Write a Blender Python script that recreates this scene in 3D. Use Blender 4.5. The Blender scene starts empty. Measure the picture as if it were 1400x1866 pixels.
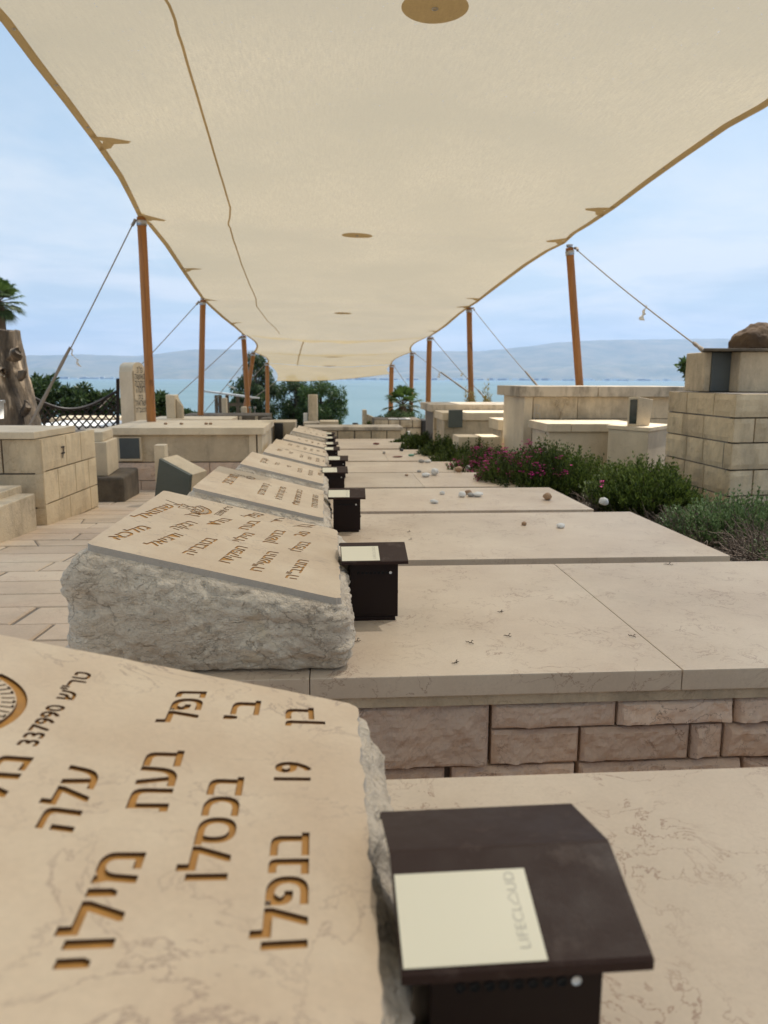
import bpy, bmesh, math, random
import numpy as np
from mathutils import Vector, Matrix, noise
from mathutils.geometry import delaunay_2d_cdt
R = math.radians
random.seed(7)
sc = bpy.context.scene
COL = sc.collection
# ------------------------------------------------------------------ camera
W, H, F = 1400.0, 1866.0, 1400.0
CAM = Vector((0, 0, 0.55)); PITCH, YAW, ROLL = R(9.85), R(-4.1), R(0.2)
cd = bpy.data.cameras.new('camera'); cam = bpy.data.objects.new('camera', cd); COL.objects.link(cam)
cam.location = CAM
CROT = Matrix.Rotation(YAW, 3, 'Z') @ Matrix.Rotation(R(90) - PITCH, 3, 'X') @ Matrix.Rotation(ROLL, 3, 'Z')
cam.rotation_euler = CROT.to_euler()
cd.sensor_fit = 'VERTICAL'; cd.sensor_height = 24.0; cd.lens = 24.0 * F / H
cd.clip_start = 0.02; cd.clip_end = 60000
cd.dof.use_dof = True; cd.dof.focus_distance = 1.75; cd.dof.aperture_fstop = (cd.lens / 1000) / 0.0036
sc.camera = cam
# ------------------------------------------------------------------ sky and sun
SUN_EL, SUN_AZ = R(60), R(48)          # azimuth measured from +Y (away) towards +X (right)
w = bpy.data.worlds.new('World'); sc.world = w; w.use_nodes = True
nt = w.node_tree; N = nt.nodes; L = nt.links
for n in list(N): N.remove(n)
out = N.new('ShaderNodeOutputWorld'); bg = N.new('ShaderNodeBackground'); bg.inputs[1].default_value = 0.12
sky = N.new('ShaderNodeTexSky'); sky.sky_type = 'NISHITA'; sky.sun_disc = False
sky.sun_elevation = SUN_EL; sky.sun_rotation = SUN_AZ
sky.air_density = 1.0; sky.dust_density = 2.2; sky.ozone_density = 1.6
tc = N.new('ShaderNodeTexCoord'); sp = N.new('ShaderNodeSeparateXYZ'); L.new(tc.outputs['Generated'], sp.inputs[0])
# thin cloud sheet: direction projected on a flat layer overhead
mx = N.new('ShaderNodeMath'); mx.operation = 'MAXIMUM'; mx.inputs[1].default_value = 0.0; L.new(sp.outputs[2], mx.inputs[0])
ad = N.new('ShaderNodeMath'); ad.operation = 'ADD'; ad.inputs[1].default_value = 0.09; L.new(mx.outputs[0], ad.inputs[0])
dx = N.new('ShaderNodeMath'); dx.operation = 'DIVIDE'; L.new(sp.outputs[0], dx.inputs[0]); L.new(ad.outputs[0], dx.inputs[1])
dy = N.new('ShaderNodeMath'); dy.operation = 'DIVIDE'; L.new(sp.outputs[1], dy.inputs[0]); L.new(ad.outputs[0], dy.inputs[1])
cb = N.new('ShaderNodeCombineXYZ'); L.new(dx.outputs[0], cb.inputs[0]); L.new(dy.outputs[0], cb.inputs[1])
nz = N.new('ShaderNodeTexNoise'); nz.inputs['Scale'].default_value = 0.8; nz.inputs['Detail'].default_value = 9
nz.inputs['Roughness'].default_value = 0.58; nz.inputs['Distortion'].default_value = 0.35; L.new(cb.outputs[0], nz.inputs['Vector'])
cr = N.new('ShaderNodeValToRGB'); cr.color_ramp.elements[0].position = 0.42; cr.color_ramp.elements[1].position = 0.60
cr.color_ramp.elements[0].color = (0, 0, 0, 1); cr.color_ramp.elements[1].color = (1, 1, 1, 1); L.new(nz.outputs[0], cr.inputs[0])
el = N.new('ShaderNodeMapRange'); el.inputs['From Min'].default_value = 0.36; el.inputs['From Max'].default_value = 0.10
el.inputs['To Min'].default_value = 0.06; el.inputs['To Max'].default_value = 0.85; L.new(sp.outputs[2], el.inputs[0])
mm = N.new('ShaderNodeMath'); mm.operation = 'MULTIPLY'; L.new(cr.outputs[0], mm.inputs[0]); L.new(el.outputs[0], mm.inputs[1])
mixc = N.new('ShaderNodeMixRGB'); mixc.inputs[2].default_value = (6.0, 6.15, 6.2, 1)
vg = N.new('ShaderNodeMapRange'); vg.inputs['From Min'].default_value = 0.42; vg.inputs['From Max'].default_value = 0.02; L.new(sp.outputs[2], vg.inputs[0])
vcol = N.new('ShaderNodeMixRGB'); vcol.inputs[1].default_value = (3.1, 4.35, 5.4, 1); vcol.inputs[2].default_value = (4.6, 5.3, 5.6, 1); L.new(vg.outputs[0], vcol.inputs[0])
vz = N.new('ShaderNodeMapRange'); vz.inputs['From Min'].default_value = 0.6; vz.inputs['From Max'].default_value = 0.0
vz.inputs['To Min'].default_value = 0.45; vz.inputs['To Max'].default_value = 0.88; L.new(sp.outputs[2], vz.inputs[0])
veil = N.new('ShaderNodeMixRGB'); L.new(vcol.outputs[0], veil.inputs[2])
L.new(vz.outputs[0], veil.inputs[0]); L.new(sky.outputs[0], veil.inputs[1])
nz2 = N.new('ShaderNodeTexNoise'); nz2.inputs['Scale'].default_value = 0.55; nz2.inputs['Detail'].default_value = 6; L.new(cb.outputs[0], nz2.inputs['Vector'])
cr2 = N.new('ShaderNodeValToRGB'); cr2.color_ramp.elements[0].position = 0.45; cr2.color_ramp.elements[1].position = 0.62; L.new(nz2.outputs[0], cr2.inputs[0])
m3 = N.new('ShaderNodeMath'); m3.operation = 'MULTIPLY'; L.new(cr2.outputs[0], m3.inputs[0]); L.new(el.outputs[0], m3.inputs[1])
gb = N.new('ShaderNodeMixRGB'); gb.inputs[2].default_value = (3.8, 4.5, 5.0, 1); L.new(m3.outputs[0], gb.inputs[0]); L.new(veil.outputs[0], gb.inputs[1])
L.new(mm.outputs[0], mixc.inputs[0]); L.new(gb.outputs[0], mixc.inputs[1]); L.new(mixc.outputs[0], bg.inputs[0]); L.new(bg.outputs[0], out.inputs[0])
sd = bpy.data.lights.new('sun', 'SUN'); sd.energy = 5.0; sd.angle = R(0.6); sd.color = (1, 0.94, 0.85)
so = bpy.data.objects.new('sun', sd); COL.objects.link(so); so.location = (20, 20, 40)
sdir = Vector((math.sin(SUN_AZ) * math.cos(SUN_EL), math.cos(SUN_AZ) * math.cos(SUN_EL), math.sin(SUN_EL)))
so.rotation_euler = sdir.to_track_quat('Z', 'Y').to_euler()
sc.view_settings.view_transform = 'Standard'; sc.view_settings.look = 'None'
sc.view_settings.exposure = 0.41; sc.view_settings.gamma = 1.0
sc.cycles.use_denoising = True
sc.cycles.max_bounces = 8; sc.cycles.transparent_max_bounces = 12; sc.cycles.volume_bounces = 1
sc.cycles.sample_clamp_indirect = 6
# ------------------------------------------------------------------ measuring: a pixel of the photo and a depth give a point of the place
def ray(px, py): return (CROT @ Vector(((px - W / 2) / F, (H / 2 - py) / F, -1))).normalized()
def at_y(px, py, Y): d = ray(px, py); return CAM + d * (Y / d.y)
def at_z(px, py, z): d = ray(px, py); return CAM + d * ((z - CAM.z) / d.z)
def at_plane(px, py, a, b, c):          # z = a + b*x + c*y
    d = ray(px, py); t = (a + b * CAM.x + c * CAM.y - CAM.z) / (d.z - b * d.x - c * d.y); return CAM + d * t
G0, GS = -0.17 + 0.052 * 1.7, -0.052
def zg(Y): return G0 + GS * Y
def on_g(px, py): return at_plane(px, py, G0, 0, GS)
def bpx(x0, x1, yt, yb, Y):
    m = (x0 + x1) / 2
    return at_y(x0, (yt + yb) / 2, Y).x, at_y(x1, (yt + yb) / 2, Y).x, at_y(m, yb, Y).z, at_y(m, yt, Y).z
# ------------------------------------------------------------------ naming
def tag(o, label, cat, group=None):
    o['label'] = label; o['category'] = cat
    if group: o['group'] = group
    return o
def thing(name, label, cat, loc=(0, 0, 0), group=None):
    o = bpy.data.objects.new(name, None); o.empty_display_size = 0.1; COL.objects.link(o); o.location = loc
    o['_w'] = 1; del o['_w']
    return tag(o, label, cat, group)
def adopt(o, p):
    o.parent = p
    o.matrix_parent_inverse = world_of(p).inverted()
def world_of(o):
    m = Matrix.LocRotScale(o.location, o.rotation_euler, o.scale)
    return (world_of(o.parent) @ o.matrix_parent_inverse @ m) if o.parent else m
def link(name, me, mats, parent=None, smooth=False):
    o = bpy.data.objects.new(name, me); COL.objects.link(o)
    for m in (mats if isinstance(mats, (list, tuple)) else [mats]): me.materials.append(m)
    if smooth:
        for p in me.polygons: p.use_smooth = True
    if parent: adopt(o, parent)
    return o
def obj(name, bm, mats, parent=None, smooth=False):
    me = bpy.data.meshes.new(name); bm.normal_update(); bm.to_mesh(me); bm.free()
    return link(name, me, mats, parent, smooth)
def pyobj(name, V, Fc, mats, parent=None, smooth=False, mi=None):
    me = bpy.data.meshes.new(name); me.from_pydata([tuple(v) for v in V], [], Fc); me.update()
    if mi: me.polygons.foreach_set('material_index', mi)
    return link(name, me, mats, parent, smooth)
def struct(o): o['kind'] = 'structure'; return o
def stuff(o): o['kind'] = 'stuff'; return o
# ------------------------------------------------------------------ shapes
def hexa(bm, p, bev=0.0, seg=2, mi=0):      # p: 4 bottom (ccw) + 4 top
    vs = [bm.verts.new(q) for q in p]
    fs = [bm.faces.new([vs[i] for i in f]) for f in ((3, 2, 1, 0), (4, 5, 6, 7), (0, 1, 5, 4), (1, 2, 6, 5), (2, 3, 7, 6), (3, 0, 4, 7))]
    for f in fs: f.material_index = mi
    if bev > 0:
        es = list({e for f in fs for e in f.edges})
        bmesh.ops.bevel(bm, geom=es, offset=bev, segments=seg, profile=0.5, affect='EDGES')
def box(bm, x0, x1, y0, y1, z0, z1, bev=0.0, rot=0.0, mi=0):
    cx, cy = (x0 + x1) / 2, (y0 + y1) / 2; c, s = math.cos(rot), math.sin(rot)
    def q(x, y, z): x -= cx; y -= cy; return (cx + x * c - y * s, cy + x * s + y * c, z)
    hexa(bm, [q(x0, y0, z0), q(x1, y0, z0), q(x1, y1, z0), q(x0, y1, z0), q(x0, y0, z1), q(x1, y0, z1), q(x1, y1, z1), q(x0, y1, z1)], bev, 2, mi)
def prism(bm, pts, z0, z1, bev=0.0, mi=0):  # pts ccw in plan; z may be per-point lists
    n = len(pts); zb = z0 if isinstance(z0, list) else [z0] * n; zt = z1 if isinstance(z1, list) else [z1] * n
    b = [bm.verts.new((pts[i][0], pts[i][1], zb[i])) for i in range(n)]; t = [bm.verts.new((pts[i][0], pts[i][1], zt[i])) for i in range(n)]
    fs = [bm.faces.new(b[::-1]), bm.faces.new(t)] + [bm.faces.new([b[i], b[(i + 1) % n], t[(i + 1) % n], t[i]]) for i in range(n)]
    for f in fs: f.material_index = mi
    if bev > 0: bmesh.ops.bevel(bm, geom=list({e for f in fs for e in f.edges}), offset=bev, segments=2, profile=0.5, affect='EDGES')
def tube(bm, pts, rad, n=8, cap=True, mi=0):
    pts = [Vector(p) for p in pts]; rings = []; up = Vector((0.13, 0.21, 1)).normalized()
    for i, p in enumerate(pts):
        d = (pts[min(i + 1, len(pts) - 1)] - pts[max(i - 1, 0)]).normalized()
        a = d.cross(up)
        if a.length < 1e-3: a = d.cross(Vector((1, 0, 0)))
        a.normalize(); b = d.cross(a); r = rad[i] if isinstance(rad, (list, tuple)) else rad
        rings.append([bm.verts.new(p + (a * math.cos(2 * math.pi * k / n) + b * math.sin(2 * math.pi * k / n)) * r) for k in range(n)])
    fs = []
    for i in range(len(rings) - 1):
        for k in range(n): fs.append(bm.faces.new([rings[i][k], rings[i][(k + 1) % n], rings[i + 1][(k + 1) % n], rings[i + 1][k]]))
    if cap: fs += [bm.faces.new(rings[0]), bm.faces.new(rings[-1][::-1])]
    for f in fs: f.material_index = mi; f.smooth = True
def fb(p, oct_=4): return noise.fractal(Vector(p), 0.9, 2.1, oct_)
def rock(bm, A, B, z0, z1, depth=0.05, rough=0.01, res=0.02, seed=0, edge=0.012, tint=None):
    """one pitched stone whose outward face runs A->B (outward to the right of A->B)"""
    A = Vector(A); B = Vector(B); t = (B - A); ln = t.length; t.normalize(); n = Vector((t.y, -t.x))
    nu = max(2, int(ln / res)); nv = max(2, int((z1 - z0) / res)); g = []
    for j in range(nv + 1):
        row = []
        for i in range(nu + 1):
            u = ln * i / nu; v = z0 + (z1 - z0) * j / nv
            m = min(u, ln - u, v - z0, z1 - v); k = min(1, m / edge) if edge > 0 else 1
            o = k * (rough * 1.0 + rough * 1.6 * fb((u * 9 + seed * 3.1, v * 9, seed)) + rough * 0.7 * abs(fb((u * 26, v * 26 + seed, 3)))) if rough > 0 else k * 0.004
            p = A + t * u + n * o; row.append(bm.verts.new((p.x, p.y, v)))
        g.append(row)
    fs = []
    for j in range(nv):
        for i in range(nu): fs.append(bm.faces.new([g[j][i], g[j][i + 1], g[j + 1][i + 1], g[j + 1][i]]))
    C = A - n * depth; D = B - n * depth
    a0, b0, b1, a1 = [bm.verts.new((p.x, p.y, z)) for p, z in ((C, z0), (D, z0), (D, z1), (C, z1))]
    fs.append(bm.faces.new([b0, a0, a1, b1]))
    fs.append(bm.faces.new([a0, b0] + g[0][::-1])); fs.append(bm.faces.new([b1, a1] + g[-1]))
    fs.append(bm.faces.new([b0, b1] + [g[j][-1] for j in range(nv, -1, -1)])); fs.append(bm.faces.new([a1, a0] + [g[j][0] for j in range(nv + 1)]))
    if tint is not None:
        ly = bm.loops.layers.float_color.get('tint') or bm.loops.layers.float_color.new('tint')
        for f in fs:
            for lp in f.loops: lp[ly] = (tint, tint, tint, 1)
def courses(bm, A, B, zb, zt, heights, lens, rough=0.006, gap=0.007, res=0.03, seed=0, depth=0.05, edge=0.012, tmin=0.0, tmax=1.0):
    A = Vector(A[:2]); B = Vector(B[:2]); t = (B - A); ln = t.length; t.normalize(); rnd = random.Random(seed); z = zt; ci = 0
    while z > zb + 0.02:
        h = heights[ci % len(heights)]; z2 = max(zb, z - h); u = 0.0; off = rnd.uniform(0.3, 1.0) if ci % 2 else 1.0; ci += 1
        while u < ln - 0.01:
            l = rnd.uniform(*lens) * off; off = 1.0; u2 = min(ln, u + l)
            if ln - u2 < lens[0] * 0.35: u2 = ln
            rock(bm, A + t * (u + gap / 2), A + t * (u2 - gap / 2), z2 + gap / 2, z - gap / 2, depth, rough, res, rnd.random() * 50, edge, rnd.uniform(tmin, tmax))
            u = u2
        z = z2
# ------------------------------------------------------------------ materials
def newmat(name):
    m = bpy.data.materials.new(name); m.use_nodes = True; nt = m.node_tree
    for n in list(nt.nodes): nt.nodes.remove(n)
    o = nt.nodes.new('ShaderNodeOutputMaterial'); p = nt.nodes.new('ShaderNodeBsdfPrincipled'); nt.links.new(p.outputs[0], o.inputs[0])
    return m, nt, p, o
def nd(nt, t, **k):
    n = nt.nodes.new(t)
    for a, b in k.items():
        if a.startswith('i_'): n.inputs[a[2:].replace('_', ' ')].default_value = b
        else: setattr(n, a, b)
    return n
def ramp(nt, src, stops):
    r = nt.nodes.new('ShaderNodeValToRGB'); e = r.color_ramp.elements
    while len(e) < len(stops): e.new(0.5)
    for i, (p, c) in enumerate(stops):
        e[i].position = p; e[i].color = (c, c, c, 1) if isinstance(c, (int, float)) else (*c, 1)
    nt.links.new(src, r.inputs[0]); return r.outputs[0]
def mixn(nt, fac, a, b, mode='MIX'):
    m = nt.nodes.new('ShaderNodeMixRGB'); m.blend_type = mode
    for i, v in enumerate((fac, a, b)):
        if hasattr(v, 'node'): nt.links.new(v, m.inputs[i])
        elif i == 0: m.inputs[0].default_value = v
        else: m.inputs[i].default_value = (*v, 1)
    return m.outputs[0]
def stone(name, base, alt=None, vein=(0.30, 0.2, 0.13), vstr=0.5, vscale=9, scale=3.0, bump=0.15, rough=0.6, stain=0.0, staincol=(0.05, 0.045, 0.04), speck=0.12, tint=False, fine=60, dirt=0.0):
    m, nt, p, o = newmat(name); lk = nt.links
    tc = nd(nt, 'ShaderNodeTexCoord'); V = tc.outputs['Object']
    alt = alt or tuple(c * 0.82 for c in base)
    n1 = nd(nt, 'ShaderNodeTexNoise', i_Scale=scale, i_Detail=6.0, i_Roughness=0.6); lk.new(V, n1.inputs['Vector'])
    c = mixn(nt, ramp(nt, n1.outputs[0], [(0.35, 0), (0.65, 1)]), base, alt)
    if vstr > 0:
        n2 = nd(nt, 'ShaderNodeTexNoise', i_Scale=vscale, i_Detail=7.0, i_Roughness=0.62, i_Distortion=0.6); lk.new(V, n2.inputs['Vector'])
        line = ramp(nt, n2.outputs[0], [(0.488, 0), (0.499, 1), (0.501, 1), (0.512, 0)])
        n3 = nd(nt, 'ShaderNodeTexNoise', i_Scale=vscale * 0.45, i_Detail=3.0); lk.new(V, n3.inputs['Vector'])
        msk = ramp(nt, n3.outputs[0], [(0.42, 0), (0.62, vstr)])
        mm = nd(nt, 'ShaderNodeMath', operation='MULTIPLY'); lk.new(line, mm.inputs[0]); lk.new(msk, mm.inputs[1])
        c = mixn(nt, mm.outputs[0], c, vein)
        n5 = nd(nt, 'ShaderNodeTexNoise', i_Scale=vscale * 3.1, i_Detail=5.0, i_Roughness=0.7, i_Distortion=1.2); lk.new(V, n5.inputs['Vector'])
        l2 = ramp(nt, n5.outputs[0], [(0.492, 0), (0.5, 1), (0.508, 0)])
        m2 = nd(nt, 'ShaderNodeMath', operation='MULTIPLY'); lk.new(l2, m2.inputs[0]); lk.new(ramp(nt, n3.outputs[0], [(0.40, vstr * 0.40), (0.55, 0)]), m2.inputs[1])
        c = mixn(nt, m2.outputs[0], c, tuple(x * 0.8 for x in vein))
    n4 = nd(nt, 'ShaderNodeTexNoise', i_Scale=fine * 3.0, i_Detail=3.0); lk.new(V, n4.inputs['Vector'])
    c = mixn(nt, 1.0, c, mixn(nt, n4.outputs[0], (1 - speck,) * 3, (1 + speck,) * 3), 'MULTIPLY')
    if dirt > 0:
        n6 = nd(nt, 'ShaderNodeTexNoise', i_Scale=1.7, i_Detail=8.0, i_Roughness=0.72); lk.new(V, n6.inputs['Vector'])
        c = mixn(nt, ramp(nt, n6.outputs[0], [(0.46, 0), (0.72, dirt)]), c, (0.2, 0.16, 0.115))
    if stain > 0:
        mp = nd(nt, 'ShaderNodeMapping'); mp.inputs['Scale'].default_value = (4.5, 4.5, 1.6); lk.new(V, mp.inputs[0])
        ns = nd(nt, 'ShaderNodeTexNoise', i_Scale=1.0, i_Detail=7.0, i_Roughness=0.7); lk.new(mp.outputs[0], ns.inputs['Vector'])
        c = mixn(nt, ramp(nt, ns.outputs[0], [(0.47, 0), (0.68, stain)]), c, staincol)
    if tint:
        at = nd(nt, 'ShaderNodeAttribute', attribute_name='tint')
        c = mixn(nt, 1.0, c, ramp(nt, at.outputs['Fac'], [(0, (0.74, 0.70, 0.68)), (0.5, (0.97, 0.95, 0.93)), (1, (1.1, 1.09, 1.07))]), 'MULTIPLY')
    oi = nd(nt, 'ShaderNodeObjectInfo')
    c = mixn(nt, 1.0, c, ramp(nt, oi.outputs['Random'], [(0, 0.93), (1, 1.04)]), 'MULTIPLY')
    lk.new(c, p.inputs['Base Color']); p.inputs['Roughness'].default_value = rough
    p.inputs['Specular IOR Level'].default_value = 0.35
    nb = nd(nt, 'ShaderNodeTexNoise', i_Scale=fine, i_Detail=8.0, i_Roughness=0.65); lk.new(V, nb.inputs['Vector'])
    b = nd(nt, 'ShaderNodeBump', i_Strength=bump, i_Distance=0.01); lk.new(nb.outputs[0], b.inputs['Height']); lk.new(b.outputs[0], p.inputs['Normal'])
    return m
def plain(name, col, rough=0.5, metal=0.0, bump=0.0, bscale=80, var=0.1, vscale=8, spec=0.5, coat=0):
    m, nt, p, o = newmat(name); lk = nt.links; V = nd(nt, 'ShaderNodeTexCoord').outputs['Object']
    n = nd(nt, 'ShaderNodeTexNoise', i_Scale=vscale, i_Detail=6.0, i_Roughness=0.65); lk.new(V, n.inputs['Vector'])
    lk.new(mixn(nt, n.outputs[0], tuple(c * (1 - var) for c in col), tuple(c * (1 + var) for c in col)), p.inputs['Base Color'])
    lk.new(ramp(nt, n.outputs[0], [(0.3, max(0, rough - 0.08)), (0.7, min(1, rough + 0.1))]), p.inputs['Roughness'])
    p.inputs['Metallic'].default_value = metal; p.inputs['Specular IOR Level'].default_value = spec
    if coat: p.inputs['Coat Weight'].default_value = coat
    if bump:
        nb = nd(nt, 'ShaderNodeTexNoise', i_Scale=bscale, i_Detail=5.0); lk.new(V, nb.inputs['Vector'])
        b = nd(nt, 'ShaderNodeBump', i_Strength=bump, i_Distance=0.005); lk.new(nb.outputs[0], b.inputs['Height']); lk.new(b.outputs[0], p.inputs['Normal'])
    return m
def leafmat(name, dark, light, trans=0.25):
    m, nt, p, o = newmat(name); lk = nt.links
    g = nd(nt, 'ShaderNodeNewGeometry'); V = nd(nt, 'ShaderNodeTexCoord').outputs['Object']
    n = nd(nt, 'ShaderNodeTexNoise', i_Scale=3.0, i_Detail=2.0); lk.new(V, n.inputs['Vector'])
    a = nd(nt, 'ShaderNodeMath', operation='ADD'); lk.new(g.outputs['Random Per Island'], a.inputs[0]); lk.new(n.outputs[0], a.inputs[1])
    c = ramp(nt, a.outputs[0], [(0.45, dark), (1.15, light)]); lk.new(c, p.inputs['Base Color'])
    h = nd(nt, 'ShaderNodeMath', operation='MULTIPLY'); h.inputs[1].default_value = 0.62; lk.new(a.outputs[0], h.inputs[0])
    c = ramp(nt, h.outputs[0], [(0.25, dark), (0.85, light)]); lk.new(c, p.inputs['Base Color'])
    p.inputs['Roughness'].default_value = 0.55; p.inputs['Specular IOR Level'].default_value = 0.3
    t = nd(nt, 'ShaderNodeBsdfTranslucent'); lk.new(c, t.inputs[0]); mx = nd(nt, 'ShaderNodeMixShader'); mx.inputs[0].default_value = trans
    lk.new(p.outputs[0], mx.inputs[1]); lk.new(t.outputs[0], mx.inputs[2]); lk.new(mx.outputs[0], o.inputs[0])
    return m
def cloth(name, col, trans, holes, weave=900, bump=0.25, dark=None):
    m, nt, p, o = newmat(name); lk = nt.links; V = nd(nt, 'ShaderNodeTexCoord').outputs['Object']
    n = nd(nt, 'ShaderNodeTexNoise', i_Scale=0.8, i_Detail=5.0); lk.new(V, n.inputs['Vector'])
    mp = nd(nt, 'ShaderNodeMapping'); mp.inputs['Scale'].default_value = (70, 9, 9); mp.inputs['Rotation'].default_value = (0, 0, 0.12); lk.new(V, mp.inputs[0])
    st = nd(nt, 'ShaderNodeTexNoise', i_Scale=1.0, i_Detail=6.0, i_Roughness=0.7, i_Distortion=0.4); lk.new(mp.outputs[0], st.inputs['Vector'])
    mp2 = nd(nt, 'ShaderNodeMapping'); mp2.inputs['Scale'].default_value = (30, 160, 30); lk.new(V, mp2.inputs[0])
    fn = nd(nt, 'ShaderNodeTexNoise', i_Scale=2.0, i_Detail=3.0); lk.new(mp2.outputs[0], fn.inputs['Vector'])
    fac = mixn(nt, 0.5, st.outputs[0], fn.outputs[0])
    c = mixn(nt, ramp(nt, fac, [(0.38, 0), (0.62, 1)]), tuple(x * 0.84 for x in col), tuple(min(1, x * 1.12) for x in col))
    c = mixn(nt, ramp(nt, n.outputs[0], [(0.35, 0), (0.65, 0.8)]), c, (col[0] * 0.86, col[1] * 0.87, col[2] * 0.86))
    # pale pinprick lights of the open weave
    vo = nd(nt, 'ShaderNodeTexNoise', i_Scale=62.0, i_Detail=2.0); lk.new(V, vo.inputs['Vector'])
    spk = ramp(nt, vo.outputs[0], [(0.70, 0), (0.76, 1)])
    df = nd(nt, 'ShaderNodeBsdfDiffuse'); tl = nd(nt, 'ShaderNodeBsdfTranslucent'); tr = nd(nt, 'ShaderNodeBsdfTransparent')
    lk.new(c, df.inputs[0]); lk.new(c, tl.inputs[0])
    b = nd(nt, 'ShaderNodeBump', i_Strength=bump, i_Distance=0.004); lk.new(fac, b.inputs['Height']); lk.new(b.outputs[0], df.inputs['Normal'])
    m1 = nd(nt, 'ShaderNodeMixShader'); m1.inputs[0].default_value = trans; lk.new(df.outputs[0], m1.inputs[1]); lk.new(tl.outputs[0], m1.inputs[2])
    m2 = nd(nt, 'ShaderNodeMixShader')
    if holes > 0:
        hh = nd(nt, 'ShaderNodeMapRange', i_To_Min=holes, i_To_Max=min(1, holes + 0.3)); lk.new(spk, hh.inputs[0]); lk.new(hh.outputs[0], m2.inputs[0])
    else: m2.inputs[0].default_value = 0
    lk.new(m1.outputs[0], m2.inputs[1]); lk.new(tr.outputs[0], m2.inputs[2]); lk.new(m2.outputs[0], o.inputs[0])
    return m
M = {}
M['slab'] = stone('slab_limestone', (0.67, 0.565, 0.44), (0.575, 0.465, 0.355), (0.33, 0.21, 0.15), 1.0, 15, 2.6, 0.06, 0.45, speck=0.07, dirt=0.22)
M['stele'] = stone('polished_limestone', (0.70, 0.575, 0.425), (0.60, 0.465, 0.33), (0.33, 0.24, 0.19), 0.8, 11, 6, 0.05, 0.36, speck=0.08, dirt=0.10)
M['pitched'] = stone('pitched_limestone', (0.70, 0.62, 0.50), (0.56, 0.50, 0.41), (0.26, 0.20, 0.14), 0.9, 15, 7, 1.0, 0.85, fine=55, dirt=0.35, speck=.18)
def splitmat():
    m, nt, p, o = newmat('split_limestone'); lk = nt.links; V = nd(nt, 'ShaderNodeTexCoord').outputs['Object']
    mp = nd(nt, 'ShaderNodeMapping'); mp.inputs['Scale'].default_value = (1, 1, 1.7); mp.inputs['Rotation'].default_value = (0, 0.35, 0); lk.new(V, mp.inputs[0])
    dn = nd(nt, 'ShaderNodeTexNoise', i_Scale=14.0, i_Detail=6.0, i_Roughness=0.65); lk.new(mp.outputs[0], dn.inputs['Vector'])
    sc_ = nd(nt, 'ShaderNodeVectorMath', operation='SCALE'); sc_.inputs['Scale'].default_value = 0.11; lk.new(dn.outputs['Color'], sc_.inputs[0])
    av = nd(nt, 'ShaderNodeVectorMath', operation='ADD'); lk.new(mp.outputs[0], av.inputs[0]); lk.new(sc_.outputs[0], av.inputs[1])
    n1 = nd(nt, 'ShaderNodeTexNoise', i_Scale=5.0, i_Detail=7.0, i_Roughness=0.6); lk.new(V, n1.inputs['Vector'])
    c = ramp(nt, n1.outputs[0], [(0.32, (0.54, 0.455, 0.36)), (0.5, (0.72, 0.625, 0.50)), (0.62, (0.80, 0.715, 0.585)), (0.75, (0.66, 0.53, 0.33))])
    h = None
    for k, (scl, wdt, amt) in enumerate(((9, 0.03, 0.7), (23, 0.05, 0.5), (60, 0.10, 0.28))):
        v = nd(nt, 'ShaderNodeTexVoronoi', feature='DISTANCE_TO_EDGE', i_Scale=float(scl)); lk.new(av.outputs[0], v.inputs['Vector'])
        mk = nd(nt, 'ShaderNodeTexNoise', i_Scale=7.0 + k * 3, i_Detail=3.0); lk.new(V, mk.inputs['Vector'])
        ln = ramp(nt, v.outputs['Distance'], [(0.0, 1), (wdt, 0)]); ms = ramp(nt, mk.outputs[0], [(0.44, 0), (0.60, amt)])
        mm = nd(nt, 'ShaderNodeMath', operation='MULTIPLY'); lk.new(ln, mm.inputs[0]); lk.new(ms, mm.inputs[1]); c = mixn(nt, mm.outputs[0], c, (0.24, 0.19, 0.14))
        f = nd(nt, 'ShaderNodeTexVoronoi', feature='F1', i_Scale=float(scl)); lk.new(av.outputs[0], f.inputs['Vector'])
        b = nd(nt, 'ShaderNodeBump', i_Strength=0.9, i_Distance=(0.009, 0.005, 0.003)[k], invert=True); lk.new(f.outputs['Distance'], b.inputs['Height'])
        if h: lk.new(h, b.inputs['Normal'])
        h = b.outputs[0]
    nb = nd(nt, 'ShaderNodeTexNoise', i_Scale=90.0, i_Detail=8.0, i_Roughness=0.7); lk.new(V, nb.inputs['Vector'])
    b = nd(nt, 'ShaderNodeBump', i_Strength=0.8, i_Distance=0.006); lk.new(nb.outputs[0], b.inputs['Height']); lk.new(h, b.inputs['Normal']); lk.new(b.outputs[0], p.inputs['Normal'])
    c = mixn(nt, 1.0, c, mixn(nt, nb.outputs[0], (0.84,) * 3, (1.14,) * 3), 'MULTIPLY')
    lk.new(c, p.inputs['Base Color']); p.inputs['Roughness'].default_value = 0.88; p.inputs['Specular IOR Level'].default_value = 0.25; return m
M['pitched'] = splitmat()
M['chiselled'] = stone('chiselled_limestone', (0.52, 0.47, 0.41), (0.46, 0.415, 0.36), (0.25, 0.2, 0.16), 0.4, 14, 8, 0.3, 0.8, fine=220)
M['pink'] = stone('pinkish_rubble_stone', (0.80, 0.62, 0.485), (0.69, 0.56, 0.465), (0.30, 0.2, 0.15), 0.8, 12, 5, 0.5, 0.85, fine=50, tint=True)
M['mortar'] = plain('dark_mortar', (0.20, 0.175, 0.15), 0.95, bump=0.6, bscale=120)
M['ashlar'] = stone('ashlar_limestone', (0.80, 0.66, 0.45), (0.70, 0.57, 0.385), (0.36, 0.25, 0.14), 0.6, 9, 4, 0.5, 0.8, stain=0.4, dirt=.3, staincol=(0.16, 0.13, 0.10), tint=True)
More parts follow.
